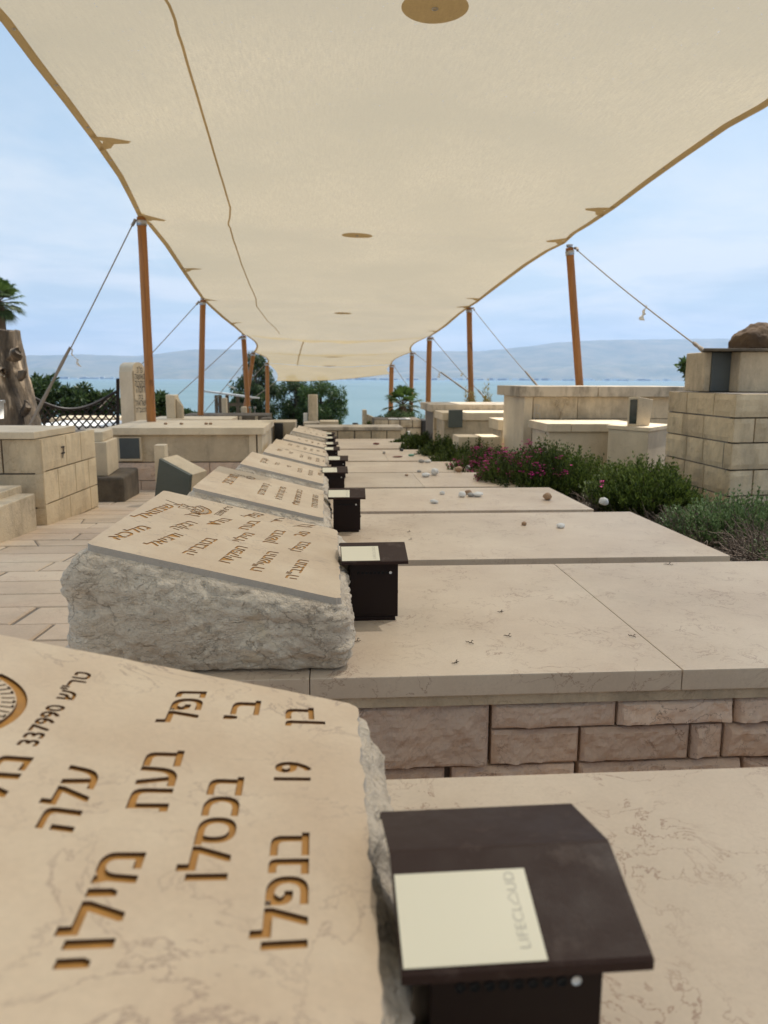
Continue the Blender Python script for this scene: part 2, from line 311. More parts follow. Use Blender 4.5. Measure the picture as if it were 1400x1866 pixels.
M['ashlar_plain'] = stone('weathered_limestone', (0.70, 0.58, 0.41), (0.56, 0.46, 0.32), (0.30, 0.21, 0.13), 0.6, 8, 4, 0.5, 0.8, stain=0.5, dirt=.35, staincol=(0.14, 0.115, 0.09))
M['cream'] = stone('cream_limestone', (0.77, 0.65, 0.47), (0.69, 0.575, 0.41), (0.42, 0.32, 0.2), 0.45, 9, 4, 0.2, 0.7, dirt=.22, stain=.12)
M['cap'] = stone('stained_cap_stone', (0.56, 0.48, 0.37), (0.48, 0.41, 0.32), (0.3, 0.24, 0.17), 0.3, 8, 3, 0.2, 0.8, stain=0.85, staincol=(0.10, 0.085, 0.07))
M['darkstone'] = stone('dark_weathered_stone', (0.20, 0.165, 0.12), (0.09, 0.075, 0.06), (0.05, 0.045, 0.04), 0.4, 7, 4, 0.5, 0.9, stain=0.6)
M['basalt'] = stone('basalt', (0.055, 0.052, 0.05), (0.03, 0.03, 0.03), (0.02, 0.02, 0.02), 0.2, 9, 5, 0.5, 0.85)
M['brownrock'] = stone('brown_boulder', (0.13, 0.085, 0.05), (0.07, 0.045, 0.03), (0.04, 0.03, 0.02), 0.6, 6, 5, 0.9, 0.95, fine=25)
M['paver'] = stone('paver_stone', (0.62, 0.52, 0.40), (0.56, 0.44, 0.335), (0.36, 0.24, 0.18), 0.45, 6, 1.6, 0.25, 0.75, tint=True, dirt=0.35)
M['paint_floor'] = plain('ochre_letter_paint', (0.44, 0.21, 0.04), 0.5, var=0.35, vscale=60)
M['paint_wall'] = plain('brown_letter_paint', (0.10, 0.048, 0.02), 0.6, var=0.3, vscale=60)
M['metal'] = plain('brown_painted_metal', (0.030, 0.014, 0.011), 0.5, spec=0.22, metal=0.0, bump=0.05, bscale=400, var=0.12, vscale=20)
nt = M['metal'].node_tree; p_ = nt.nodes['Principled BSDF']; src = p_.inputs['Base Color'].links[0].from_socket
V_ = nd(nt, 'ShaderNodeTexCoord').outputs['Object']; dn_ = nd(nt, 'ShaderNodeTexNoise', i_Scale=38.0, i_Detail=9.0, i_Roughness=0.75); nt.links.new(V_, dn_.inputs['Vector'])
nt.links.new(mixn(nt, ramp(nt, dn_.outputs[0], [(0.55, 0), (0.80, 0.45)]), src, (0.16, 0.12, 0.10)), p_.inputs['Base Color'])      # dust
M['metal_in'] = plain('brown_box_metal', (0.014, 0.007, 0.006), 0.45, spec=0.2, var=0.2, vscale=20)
M['hole'] = plain('hole_shade', (0.002, 0.002, 0.002), 0.9)
M['sticker'] = plain('cream_sticker', (0.78, 0.73, 0.56), 0.45, var=0.02)
M['ink'] = plain('grey_sticker_print', (0.42, 0.40, 0.34), 0.5)
M['wood'] = None
M['rope'] = plain('rope', (0.30, 0.25, 0.2), 0.9, bump=0.8, bscale=300)
M['steel'] = plain('galvanised_steel', (0.45, 0.45, 0.45), 0.4, metal=0.8)
M['iron'] = plain('black_iron', (0.02, 0.014, 0.012), 0.6, var=0.3)
M['green_slate'] = stone('green_slate', (0.105, 0.12, 0.105), (0.085, 0.1, 0.09), (0.16, 0.17, 0.15), 0.2, 12, 3, 0.08, 0.5)
M['grey_slate'] = stone('grey_slate', (0.10, 0.115, 0.115), (0.075, 0.085, 0.09), (0.05, 0.05, 0.05), 0.2, 12, 3, 0.12, 0.5)
M['white'] = plain('white_paint', (0.75, 0.74, 0.70), 0.5, var=0.05)
M['roofsheet'] = plain('grey_roof_sheet', (0.5, 0.52, 0.53), 0.8)
M['soil'] = plain('dark_soil', (0.035, 0.026, 0.019), 0.95, bump=1.0, bscale=60, var=0.5, vscale=14)
M['cloth'] = cloth('canopy_cloth', (0.42, 0.335, 0.195), 0.62, 0.18, bump=.5)
M['hem'] = cloth('canopy_hem', (0.46, 0.34, 0.18), 0.40, 0.0)
def woodmat():
    m, nt, p, o = newmat('varnished_pine'); lk = nt.links; V = nd(nt, 'ShaderNodeTexCoord').outputs['Object']
    mp = nd(nt, 'ShaderNodeMapping'); mp.inputs['Scale'].default_value = (40, 40, 1.6); lk.new(V, mp.inputs[0])
    n = nd(nt, 'ShaderNodeTexNoise', i_Scale=1.0, i_Detail=8.0, i_Roughness=0.7, i_Distortion=0.3); lk.new(mp.outputs[0], n.inputs['Vector'])
    n2 = nd(nt, 'ShaderNodeTexNoise', i_Scale=5.0, i_Detail=2.0); lk.new(V, n2.inputs['Vector'])
    c = ramp(nt, n.outputs[0], [(0.3, (0.20, 0.075, 0.018)), (0.55, (0.38, 0.155, 0.035)), (0.75, (0.46, 0.21, 0.055))])
    c = mixn(nt, ramp(nt, n2.outputs[0], [(0.68, 0), (0.74, 0.8)]), c, (0.12, 0.045, 0.012))
    lk.new(c, p.inputs['Base Color']); p.inputs['Roughness'].default_value = 0.45
    return m
M['wood'] = woodmat()
# ================================================================== SETTING
def shore(Y):            # land height profile along Y
    if Y < -40: return zg(-40)
    if Y < 36: return zg(Y)
    t = min(1, (Y - 36) / 50); return zg(36) + (-16 - zg(36)) * t * t * (3 - 2 * t)
def spaced(a, b, n, p=3.0): return [a + (b - a) * (i / n) for i in range(n + 1)]
xs = [-9000, -4000, -1500, -600, -250, -120, -60] + [-40, -35, -30, -25, -20, -15, -12, -10, -7.5, -5, -2.5, -0.6, -0.45, 1.425, 1.49, 2.5, 5, 7.5, 10, 12.5, 15, 20, 25, 30, 35, 40] + [60, 120, 250, 600, 1500, 4000, 9000]
ys = [-600, -200, -80, -40] + [-20 + 2 * i for i in range(60)] + [110, 200, 1000, 5000, 14000]
V = []; Fc = []
for j, y in enumerate(ys):
    for i, x in enumerate(xs):
        n = 0.0 if (abs(x) < 6 and y < 14) else (fb((x * 0.15, y * 0.15, 1)) * 0.12 if abs(x) < 60 and y < 100 else 0)
        V.append((x, y, shore(y) - 0.10 + n - (0.35 if -0.5 < x < 1.43 and -3 < y < 13 else 0.17 if 1.43 < x < 4 and -3 < y < 13 else 0)))
for j in range(len(ys) - 1):
    for i in range(len(xs) - 1): a = j * len(xs) + i; Fc.append((a, a + 1, a + len(xs) + 1, a + len(xs)))
struct(pyobj('ground', V, Fc, stone('earth', (0.33, 0.27, 0.2), (0.22, 0.18, 0.13), (0.1, 0.08, 0.05), 0.3, 2, 0.6, 1.0, 0.95, fine=12, dirt=0.5), smooth=True))
# lake
def watermat():
    m, nt, p, o = newmat('lake_water'); lk = nt.links; V = nd(nt, 'ShaderNodeTexCoord').outputs['Object']
    p.inputs['Base Color'].default_value = (0.12, 0.30, 0.30, 1); p.inputs['Roughness'].default_value = 0.34; p.inputs['IOR'].default_value = 1.33
    n0 = nd(nt, 'ShaderNodeTexNoise', i_Scale=0.004, i_Detail=4.0); lk.new(V, n0.inputs['Vector'])
    lk.new(ramp(nt, n0.outputs[0], [(0.35, (0.08, 0.15, 0.16)), (0.65, (0.13, 0.20, 0.205))]), p.inputs['Base Color'])
    mp = nd(nt, 'ShaderNodeMapping'); mp.inputs['Scale'].default_value = (0.35, 1.0, 1); lk.new(V, mp.inputs[0])
    n = nd(nt, 'ShaderNodeTexNoise', i_Scale=0.6, i_Detail=8.0, i_Roughness=0.6); lk.new(mp.outputs[0], n.inputs['Vector'])
    b = nd(nt, 'ShaderNodeBump', i_Strength=1.0, i_Distance=0.35); lk.new(n.outputs[0], b.inputs['Height']); lk.new(b.outputs[0], p.inputs['Normal'])
    return m
struct(pyobj('water', [(-14000, 40, -13), (14000, 40, -13), (14000, 12500, -13), (-14000, 12500, -13)], [(0, 1, 2, 3)], watermat()))
# hills on the far shore: several ridges, profile measured from the photo
prof = [(-900, 652), (-300, 655), (0, 650), (60, 647), (150, 646), (250, 649), (300, 643), (350, 637), (440, 636), (560, 645), (680, 644), (760, 640), (870, 640), (920, 636), (980, 629), (1040, 622), (1120, 619), (1250, 618), (1400, 616), (1700, 620), (2300, 630)]
def pinterp(px, tab):
    for (a, b), (c, d) in zip(tab, tab[1:]):
        if px <= c: return b + (d - b) * max(0, (px - a)) / (c - a)
    return tab[-1][1]
def hills(name, Y, depth, tab, seed):
    V = []; Fc = []; nx = 240; rows = [0, 0.12, 0.25, 0.38, 0.5, 0.62, 0.74, 0.86, 0.94, 1.0, 1.6]
    for i in range(nx + 1):
        px = -880 + 3160 * i / nx; py = pinterp(px, tab); top = at_y(px, py, Y + depth)
        x0 = at_y(px, 692, Y).x
        for r in rows:
            k = min(r, 1.0); f = k ** 0.75; y = Y + depth * r; x = x0 + (top.x - x0) * r
            n = fb((x * 0.0012, y * 0.0012, seed), 6) * 75 * math.sin(math.pi * min(k, 0.985)) + fb((x * 0.004, y * 0.004, seed + 5), 4) * 8 * k
            V.append((x, y, -14 + (top.z + 14) * f + n if k > 0 else -14))
    m = len(rows)
    for i in range(nx):
        for r in range(m - 1): a = i * m + r; Fc.append((a, a + m, a + m + 1, a + 1))
    return struct(pyobj(name, V, Fc, stone(name + '_scrub', (0.21, 0.19, 0.12), (0.10, 0.115, 0.07), (0.05, 0.06, 0.03), 0.0, 0.01, 0.004, 0.4, 0.95, fine=0.02, speck=0.3), smooth=True))
hills('hills', 8600, 2200, prof, 2)
prof2 = [(-900, 672), (0, 668), (120, 672), (200, 678), (300, 672), (420, 668), (520, 678), (640, 684), (760, 676), (900, 672), (1000, 668), (1150, 664), (1400, 660), (2300, 664)]
hills('foothills', 7900, 700, prof2, 9)
# far shore town: pale specks of buildings along the waterline
bm = bmesh.new(); rnd = random.Random(3)
for i in range(150):
    px = rnd.choice([rnd.uniform(1000, 1240), rnd.uniform(60, 230), rnd.uniform(560, 760), rnd.uniform(780, 1000)]); p = at_y(px, 691, 7880); s = rnd.uniform(10, 45)
    box(bm, p.x - s, p.x + s, 7870, 7890, -13, -13 + rnd.uniform(8, 22))
o = stuff(obj('far_shore_buildings', bm, M['white'])); tag(o, 'pale line of tiny buildings along the far shore of the lake', 'buildings')
# haze
# ================================================================== CANOPY
def zc(Y): return 2.47 - 0.049 * Y
def at_c(px, py): return at_plane(px, py, 2.47, 0, -0.049)
Lp = [Vector((-1.95, -2.5, zc(-2.5))), Vector((-1.72, -0.2, zc(-0.2))), Vector((-1.95, 2.0, zc(2.0))), Vector((-1.66, 2.9, zc(2.9)))] + [at_c(*p) for p in ((0, 32), (60, 112), (115, 182), (170, 255), (215, 320), (236, 360), (246, 380), (252, 393),
      (268, 405), (300, 445), (330, 490), (352, 522), (368, 543), (385, 560), (405, 578), (428, 596), (443, 609))]
Rp = [Vector((2.8, -2.5, zc(-2.5))), Vector((2.55, -0.2, zc(-0.2))), Vector((2.85, 2.2, zc(2.2))), Vector((2.62, 3.3, zc(3.3)))] + [at_c(*p) for p in ((1400, 190), (1330, 228), (1240, 290), (1180, 333), (1120, 378), (1075, 408), (1048, 424), (1030, 441),
      (1000, 456), (960, 482), (900, 527), (870, 550), (855, 559), (838, 572), (815, 592), (798, 604), (783, 613))]
def along(P, Y):
    for a, b in zip(P, P[1:]):
        if Y <= b.y: return a.lerp(b, (Y - a.y) / (b.y - a.y))
    return P[-1].copy()
LY = [-2.5, 2.0, Lp[11].y, Lp[16].y, Lp[20].y]; RY = [-2.5, 2.2, Rp[11].y, Rp[16].y, Rp[20].y]
def surf(t, s):
    k = min(3, max(0, int(t))); f = t - k
    a = along(Lp, LY[k] + (LY[k + 1] - LY[k]) * f); b = along(Rp, RY[k] + (RY[k + 1] - RY[k]) * f)
    p = a.lerp(b, s); e = math.sin(math.pi * s)
    p.z += 0.10 * math.sin(math.pi * f) * (e ** 0.6 if e > 0 else 0)
    p.z += 0.010 * fb((p.x * 0.9, p.y * 0.5, 4)) * e
    d = min(f, 1 - f)                              # creases fanning from the post heads
    p.z -= 0.05 * math.exp(-d * 16) * (math.exp(-s * 9) + math.exp(-(1 - s) * 9)) * min(1, e * 4)
    if k == 3: p.z -= 0.12 * e * f ** 6
    p.z += 0.006 * math.sin(p.x * 9 + 3 * math.sin(p.y * 1.1)) * math.exp(-d * 7) * e
    if k == 3 and f > 0.6: p.z -= 0.06 * ((f - 0.6) / 0.4) ** 2 * e - 0.018 * math.sin(s * 31) * ((f - 0.6) / 0.4) ** 3 * e
    return p
def pxof(p):
    q = CROT.transposed() @ (p - CAM); return (W / 2 + F * q.x / -q.z, H / 2 - F * q.y / -q.z)
def grid_sheet(fn, nt_, ns_, t0, t1, s0=0.0, s1=1.0, dz=0.0):
    V = []; Fc = []
    for i in range(nt_ + 1):
        for j in range(ns_ + 1):
            p = fn(t0 + (t1 - t0) * i / nt_, s0 + (s1 - s0) * j / ns_); V.append((p.x, p.y, p.z + dz))
    for i in range(nt_):
        for j in range(ns_): a = i * (ns_ + 1) + j; Fc.append((a, a + 1, a + ns_ + 2, a + ns_ + 1))
    return V, Fc
_smp = [(t / 60, s / 80) for t in range(62, 240) for s in range(81)]
_prj = [(pxof(surf(t, s)), t, s) for t, s in _smp]
def locate(px, py):
    b = min(_prj, key=lambda q: (q[0][0] - px) ** 2 + (q[0][1] - py) ** 2); t, s = b[1], b[2]; st = 0.02
    for _ in range(30):
        c = []
        for dt in (-st, 0, st):
            for ds in (-st, 0, st):
                tt, ss = min(4, max(0, t + dt)), min(1, max(0, s + ds)); q = pxof(surf(tt, ss)); c.append(((q[0] - px) ** 2 + (q[1] - py) ** 2, tt, ss))
        m = min(c); t, s = m[1], m[2]; st *= 0.75
    return t, s
can = thing('shade_canopy', 'huge cream shade cloth stretched overhead with round patches and a wavy seam', 'canopy', (0.4, 6, 2.2), 'cream shade canopies')
V, Fc = grid_sheet(surf, 160, 60, 0, 3.999); o = pyobj('cloth', V, Fc, M['cloth'], can, True)
def strip(pts, wid, dz, nm, parent, mat, sfn=surf):   # flat band following (t,s) points
    V = []; Fc = []; P = [sfn(t, s) for t, s in pts]
    for i, p in enumerate(P):
        d = (P[min(i + 1, len(P) - 1)] - P[max(0, i - 1)]); n = Vector((d.y, -d.x, 0)).normalized() * wid / 2
        V += [p + n + Vector((0, 0, dz)), p - n + Vector((0, 0, dz))]
    for i in range(len(P) - 1): a = i * 2; Fc.append((a, a + 1, a + 3, a + 2))
    return pyobj(nm, V, Fc, mat, parent, True)
seam = [locate(*p) for p in ((308, 6), (325, 60), (345, 125), (366, 195), (385, 260), (402, 318), (414, 358), (420, 378), (419, 395), (417, 410), (426, 438), (440, 480), (455, 518), (467, 545), (468, 558), (488, 585), (510, 608))]
seam = [(1.0, seam[0][1] - 0.03)] + seam
ss = []
for a, b in zip(seam, seam[1:]):
    for k in range(6): ss.append((a[0] + (b[0] - a[0]) * k / 6, a[1] + (b[1] - a[1]) * k / 6))
strip(ss + [seam[-1]], 0.016, -0.006, 'seam', can, M['hem'])
for side in (0, 1):
    V = []; Fc = []; n = 320
    for i in range(n + 1):
        t = 3.999 * i / n; a = surf(t, 0.0 if side == 0 else 1.0); wd = 0.045 / 4.6; b = surf(t, wd if side == 0 else 1 - wd)
        V += [(a.x, a.y, a.z - 0.006), (b.x, b.y, b.z - 0.006), (a.x, a.y, a.z - 0.014)]
    for i in range(n): a = i * 3; Fc += [(a + 2, a + 1, a + 4, a + 5), (a, a + 2, a + 5, a + 3)]
    pyobj('hem', V, Fc, M['hem'], can, True)
def disc(px, py, r, parent, pr=None):
    t, s = locate(px, py); c = surf(t, s); V = [(c.x, c.y, c.z - 0.012)]; n = 40
    k = int(min(3, t)); dY = (LY[k + 1] - LY[k])
    for i in range(n):
        a = 2 * math.pi * i / n; q = surf(t + r * math.sin(a) / dY, s + r * math.cos(a) / 4.6); V.append((c.x + r * math.cos(a), c.y + r * math.sin(a), q.z - 0.010))
    o = pyobj('reinforcing_disc', V, [(0, i + 1, (i + 1) % n + 1) for i in range(n)], M['hem'], parent, True)
    bm = bmesh.new(); tube(bm, [(c.x + 0.014 * math.cos(a * math.pi / 5), c.y + 0.014 * math.sin(a * math.pi / 5), c.z - 0.016) for a in range(11)], 0.003, 6); obj('eyelet', bm, M['steel'], o)
disc(793, 10, 0.165, can); disc(651, 427, 0.165, can); disc(625, 570, 0.17, can)
# corner patches along the hem
def patch(px, py, ds, dt, pr):
    t, s = locate(px, py); side = 0.0 if s < 0.5 else 1.0; k = int(min(3, t)); dY = LY[k + 1] - LY[k]; sg = 1 if side == 0 else -1; P = []
    pts = [(t - 0.14 / dY, side), (t - 0.06 / dY, side + sg * ds * 0.55), (t + 0.01 / dY, side + sg * ds), (t + 0.055 / dY, side + sg * ds * 0.9), (t + 0.06 / dY, side + sg * ds * 0.5), (t + 0.14 / dY, side + sg * 0.02), (t + 0.16 / dY, side)]
    c = surf(t, side + sg * 0.015); V = [(c.x, c.y, c.z - 0.017)]
    for a, b in pts: q = surf(a, b); V.append((q.x, q.y, q.z - 0.017))
    pyobj('corner_patch', V, [(0, i, i + 1) for i in range(1, len(pts))], M['hem'], pr)
for p in ((172, 255), (1110, 382), (331, 490), (878, 545), (248, 392), (368, 543), (1038, 438), (856, 557), (420, 588), (800, 604)): patch(p[0], p[1], 0.058, 0, can)
bm = bmesh.new()
for side in (0, 1):
    for k in range(3):
        for i in range(9):
            c = surf(1 + k + (i + 0.5) / 9, 0.0066 if side == 0 else 1 - 0.0066)
            tube(bm, [(c.x + 0.009 * math.cos(a * math.pi / 4), c.y + 0.009 * math.sin(a * math.pi / 4), c.z - 0.012) for a in range(9)], 0.0025, 6)
obj('hem_eyelets', bm, M['steel'], can)  # steel eyelet rings along both hems
# second and third canopies further down the row
def quadsurf(A, B, C, D, bulge, sag):       # A,B near left/right, C,D far left/right
    def f(t, s):
        p = A.lerp(B, s).lerp(C.lerp(D, s), t); e = math.sin(math.pi * s)
        p.z -= sag * e * (abs(2 * t - 1) ** 2) ; p.z += bulge * math.sin(math.pi * t) * e; p.z += 0.025 * fb((p.x, p.y * 0.6, 8)) * e
        ins = 0.16 * math.sin(math.pi * t); p.x += ins * (1 - 2 * s) ** 3; return p
    return f
A5 = Lp[-1] + Vector((0.05, 0.03, -0.01)); B5 = Rp[-1] + Vector((-0.05, 0.03, -0.01)); C5 = at_y(487, 661, 27.7); D5 = at_y(714, 664, 27.7)
A4 = at_y(462, 641, 21.5); D4 = at_y(751, 641, 21.5)
c2 = thing('shade_canopy', 'second cream shade cloth beyond the torn scalloped edge of the big one', 'canopy', (0.4, 22, 1.5), 'cream shade canopies')
f1 = quadsurf(A5, B5, A4, D4, 0.03, 0.125); f2 = quadsurf(A4, D4, C5, D5, 0.05, 0.10)
def f12(t, s): return f1(t * 2, s) if t <= 0.5 else f2(t * 2 - 1, s)
V, Fc = grid_sheet(f12, 40, 30, 0, 1); pyobj('cloth', V, Fc, M['cloth'], c2, True)
strip([(i / 30, 0.33 - 0.09 * i / 30) for i in range(31)], 0.03, -0.012, 'seam', c2, M['hem'], f12)
for s0 in (0.0, 0.988): V, Fc = grid_sheet(f12, 40, 1, 0, 1, s0, s0 + 0.012, -0.01); pyobj('hem', V, Fc, M['hem'], c2, True)
for tt in (0.5, 0.97):
    c = f12(tt, 0.5); V = [(c.x, c.y, c.z - 0.03)] + [(c.x + 0.26 * math.cos(a * math.pi / 16), c.y + 0.3 * math.sin(a * math.pi / 16), c.z - 0.02) for a in range(32)]
    pyobj('reinforcing_disc', V, [(0, i + 1, (i + 1) % 32 + 1) for i in range(32)], M['hem'], c2)
c3 = thing('shade_canopy', 'farthest cream shade cloth, its lower edge slanting above the lake', 'canopy', (0.4, 30, 0.8), 'cream shade canopies')
f3 = quadsurf(C5 + Vector((0, 0.05, -0.01)), D5 + Vector((0, 0.05, -0.01)), at_y(505, 694, 31.5), at_y(712, 681, 31.5), 0.0, 0.10)
V, Fc = grid_sheet(f3, 14, 30, 0, 1); pyobj('cloth', V, Fc, M['cloth'], c3, True)
V, Fc = grid_sheet(f3, 1, 30, 0.985, 1, 0, 1, -0.01); pyobj('hem', V, Fc, M['hem'], c3, True)
# ------------------------------------------------------------------ posts
def post(top, low, Y, r, label):
    a = at_y(top[0], top[1], Y); b = at_y(low[0], low[1], Y); d = (b - a); e = a + d * ((zg(Y) - 0.1 - a.z) / d.z)
    t = thing('canopy_post', label, 'post', (e.x, e.y, e.z), 'wooden posts carrying the canopies')
    bm = bmesh.new(); n = 8; tube(bm, [a.lerp(e, i / n) + Vector((0.004 * fb((i, e.x, 1)), 0, 0)) for i in range(n + 1)], [r * (0.93 + 0.07 * i / n) for i in range(n + 1)], 14); obj('pole', bm, M['wood'], t)
    bm = bmesh.new(); tube(bm, [a + Vector((0, 0, 0.01)), a + Vector((0, 0, 0.035))], r * 0.8, 12); obj('steel_cap', bm, M['steel'], t)
    bm = bmesh.new(); tube(bm, [a + (e - a) * 0.012, a + (e - a) * 0.03], r * 1.07, 14); obj('collar', bm, M['steel'], t)
    return a
pl1 = post((258, 396), (276, 765), LY[2], 0.046, 'big orange wooden post rising beside the round-topped gravestone')
pl2 = post((370, 547), (366, 750), LY[3], 0.05, 'left-hand wooden post standing before the white-roofed pergola')
pl3 = post((444, 612), (453, 755), LY[4], 0.062, 'upright left-hand post at the scalloped canopy edge, crossed by a leaning one')
pl4 = post((462, 643), (446, 752), 21.5, 0.06, 'leaning left-hand post crossing behind an upright one')
pl5 = post((487, 662), (488, 768), 27.7, 0.075, 'left-hand post in front of the dark feathery tree')
pr1 = post((1038, 452), (1056, 700), RY[2], 0.046, 'big wooden post rising behind the long capped wall on the right')
pr2 = post((855, 561), (859, 735), RY[3], 0.052, 'right-hand post with dry tufts at its foot behind the low wall')
pr3 = post((783, 615), (780, 757), RY[4], 0.066, 'right-hand dark post right of the palm')
pr4 = post((751, 643), (749, 755), 21.5, 0.06, 'right-hand post in front of the small palm crown')
pr5 = post((714, 665), (712, 755), 27.7, 0.085, 'right-hand thin post left of the palm at the last canopy')
def ribbon(p, q, par, wd=0.02):
    V = []; Fc = []; n = 10
    for i in range(n + 1):
        c = p.lerp(q, i / n) + Vector((0.012 * math.sin(i * 1.3), 0.01 * math.cos(i), 0)); wv = wd * (0.4 + i / n)
        V += [c + Vector((-wv, 0.004 * i, 0)), c + Vector((wv, 0, 0.01 * math.sin(i)))]
    for i in range(n): a = 2 * i; Fc.append((a, a + 1, a + 3, a + 2))
    pyobj('ribbon', V, Fc, M['white'], par, True)
def rope(a, b, label, r=0.005, thick=None, rib=None):
    t = thing('guy_rope', label, 'rope', tuple(b), 'guy ropes of the canopies'); n = 14
    P = [a.lerp(b, i / n) + Vector((0, 0, -0.02 * math.sin(math.pi * i / n))) for i in range(n + 1)]
    bm = bmesh.new(); tube(bm, P, r, 7); obj('line', bm, M['rope'], t)
    bm = bmesh.new(); tube(bm, [a.lerp(b, 0.0), a.lerp(b, 0.015) + Vector((0.01, 0, 0.01)), a.lerp(b, 0.03)], r * 2.6, 7); obj('knot', bm, M['rope'], t)
    if thick:
        c = a.lerp(b, thick); bm = bmesh.new()
        Q = [c.lerp(b, i / 10) for i in range(11)]; tube(bm, Q, [r * (1.6 + 2.2 * abs(math.sin(i * 0.7 + 0.3)) * (0.5 if i else 0.2) + 0.09 * i) for i in range(11)], 8); obj('doubled_end', bm, M['rope'], t)
    if rib: c = a.lerp(b, rib[0]); ribbon(c, c + Vector(rib[1]), t, rib[2])
off = Vector((-0.06, 0, -0.02)); offr = Vector((0.06, 0, 0.0))
rope(pl1 + off, at_y(48, 790, 7.5), 'guy rope with a thick grey knotted end beside the pruned tree trunk', 0.006, 0.60, (0.605, (0.08, 0, -0.17), 0.014))
rope(pl2 + off, at_y(180, 745, 12.6), 'guy rope running down behind the round-topped gravestone', 0.007)
rope(pl3 + off, at_y(282, 757, 18.4), 'guy rope with a white ribbon ending behind the small broken gravestone', 0.009, 0.86, (0.50, (0.12, 0, 0.02), 0.02))
rope(pl4 + off, at_y(372, 752, 21.5), 'guy rope slanting down in front of the pergola roof', 0.009, None, (0.52, (0.2, 0, -0.1), 0.04))
rope(pl5 + off, at_y(452, 695, 27.7), 'short guy rope between the leaning post and the feathery tree', 0.009)
rope(at_y(505, 694, 31.5), at_y(453, 731, 31.5), 'guy rope from the hanging corner of the last canopy', 0.011)
rope(pr1 + offr, at_y(1287, 643, 5.9), 'guy rope with a white ribbon ending at the stacked stone wall', 0.006, 0.93, (0.63, (-0.03, 0, -0.13), 0.012))
rope(pr2 + offr, at_y(982, 706, 11.6), 'guy rope ending at the capped wall left end', 0.006, 0.82)
rope(pr3 + offr, at_y(890, 732, 17.6), 'guy rope ending in dry tufts above the low wall', 0.008, 0.82, (0.55, (-0.02, 0, -0.09), 0.02))
rope(pr4 + offr, at_y(856, 716, 20), 'guy rope crossing the dark post right of the palm', 0.008, 0.5, (0.48, (-0.03, 0, -0.16), 0.025))
rope(pr5 + offr, at_y(778, 752, 27), 'guy rope hanging past the small palm', 0.01)
# ================================================================== TOMBS
NEAR = [-0.05, 1.36, 2.57, 3.99, 5.40, 6.94, 8.68, 10.9, 12.6]
FAR = [0.87, 2.22, 3.49, 4.84, 6.24, 7.83, 10.07, 11.95, 13.6]
ZS = [0.066, 0.0, -0.066, -0.14, -0.21, -0.29, -0.37, -0.43, -0.50]
tomb_labels = ['nearest pale tomb slab under the big brown lamp box', 'long two-piece pale tomb slab above pinkish rubble stones, twigs lying on it', 'tomb slab with two white pebbles and a faint ring stain', 'tomb slab with a group of pebbles and a brown stone',
  'tomb slab with two large white pebbles near its joint', 'tomb slab with small pale stones, between two plain ones', 'tomb slab with a red lid and a green scrap on it', 'tomb slab with dark red scraps on it', 'farthest tomb slab before the low bench wall']
for k in range(9):
    y0, y1, z = NEAR[k], FAR[k], ZS[k]; ro = (k * 0.37) % 1
    t = thing('tomb', tomb_labels[k], 'tomb', (0.4, (y0 + y1) / 2, zg(y0)), 'stone tombs in the row')
    for a, b in (((-0.55, -0.04), (-0.04, 0.675), (0.675, 1.42)) if k in (1, 4, 6) else ((-0.55, -0.04), (-0.04, 1.42))):
        bm = bmesh.new(); box(bm, a + 0.0008, b - 0.0008, y0, y1, z - 0.042, z, 0.0018 if k < 4 else 0.003); obj('slab', bm, M['slab'], t)
    bm = bmesh.new(); box(bm, -0.54, 1.41, y0 + 0.012, y1 - 0.012, z - 0.066, z - 0.0425); obj('bedding_course', bm, M['ashlar_plain'], t)
    bm = bmesh.new(); zb = zg(y0) - 0.26
    if k == 1:
        Y = y0 + 0.028; T = [z - 0.068, z - 0.125, z - 0.200, z - 0.27, z - 0.34]; rnd = random.Random(4)
        rows = [(-0.55, [(0.0, 0, 0), (0.13, 0, 2), (0.32, 0, 1), (0.53, 0, 1), (0.77, 0, 1), (1.03, 0, 1), (1.33, 0, 1)])]
        for a, b, j0, j1, tn in ((-0.54, -0.25, 0, 2, .4), (-0.245, -0.03, 0, 1, .5), (-0.245, -0.03, 1, 2, .3), (-0.024, 0.305, 0, 2, .30), (0.312, 0.557, 0, 1, .42), (0.563, 0.795, 0, 1, .86), (0.801, 1.06, 0, 1, .5), (1.066, 1.41, 0, 1, .3),
              (0.312, 0.485, 1, 2, .35), (0.491, 0.71, 1, 2, .22), (0.716, 0.778, 1, 2, .6), (0.784, 0.99, 1, 2, .45), (0.996, 1.41, 1, 2, .3), (-0.54, -0.1, 2, 3, .3), (-0.09, 0.22, 2, 3, .25), (0.235, 0.48, 2, 3, .95), (0.49, 0.82, 2, 3, .5), (0.83, 1.41, 2, 3, .4), (-0.54, 0.1, 3, 4, .5), (0.11, 0.6, 3, 4, .4), (0.61, 1.41, 3, 4, .4)):
            rock(bm, (a, Y), (b, Y), T[j1] + 0.0025, T[j0] - 0.002, 0.05, 0.011, 0.006, rnd.random() * 40, 0.007, tn)
    else: courses(bm, (-0.54, y0 + 0.03), (1.41, y0 + 0.03), zb, z - 0.068, [0.06, 0.075], (0.15, 0.34), 0.006, 0.008, 0.03, k, tmin=0.15, tmax=0.7)
    courses(bm, (1.39, y0 + 0.05), (1.39, y1 - 0.05), zb, z - 0.068, [0.07], (0.15, 0.3), 0.005, 0.008, 0.04, k + 20, tmin=0.15, tmax=0.7)
    obj('rubble_facing', bm, M['pink'], t)
    bm = bmesh.new(); box(bm, -0.52, 1.36, y0 + 0.055, y1 - 0.02, zb, z - 0.067); obj('core', bm, M['mortar'], t)
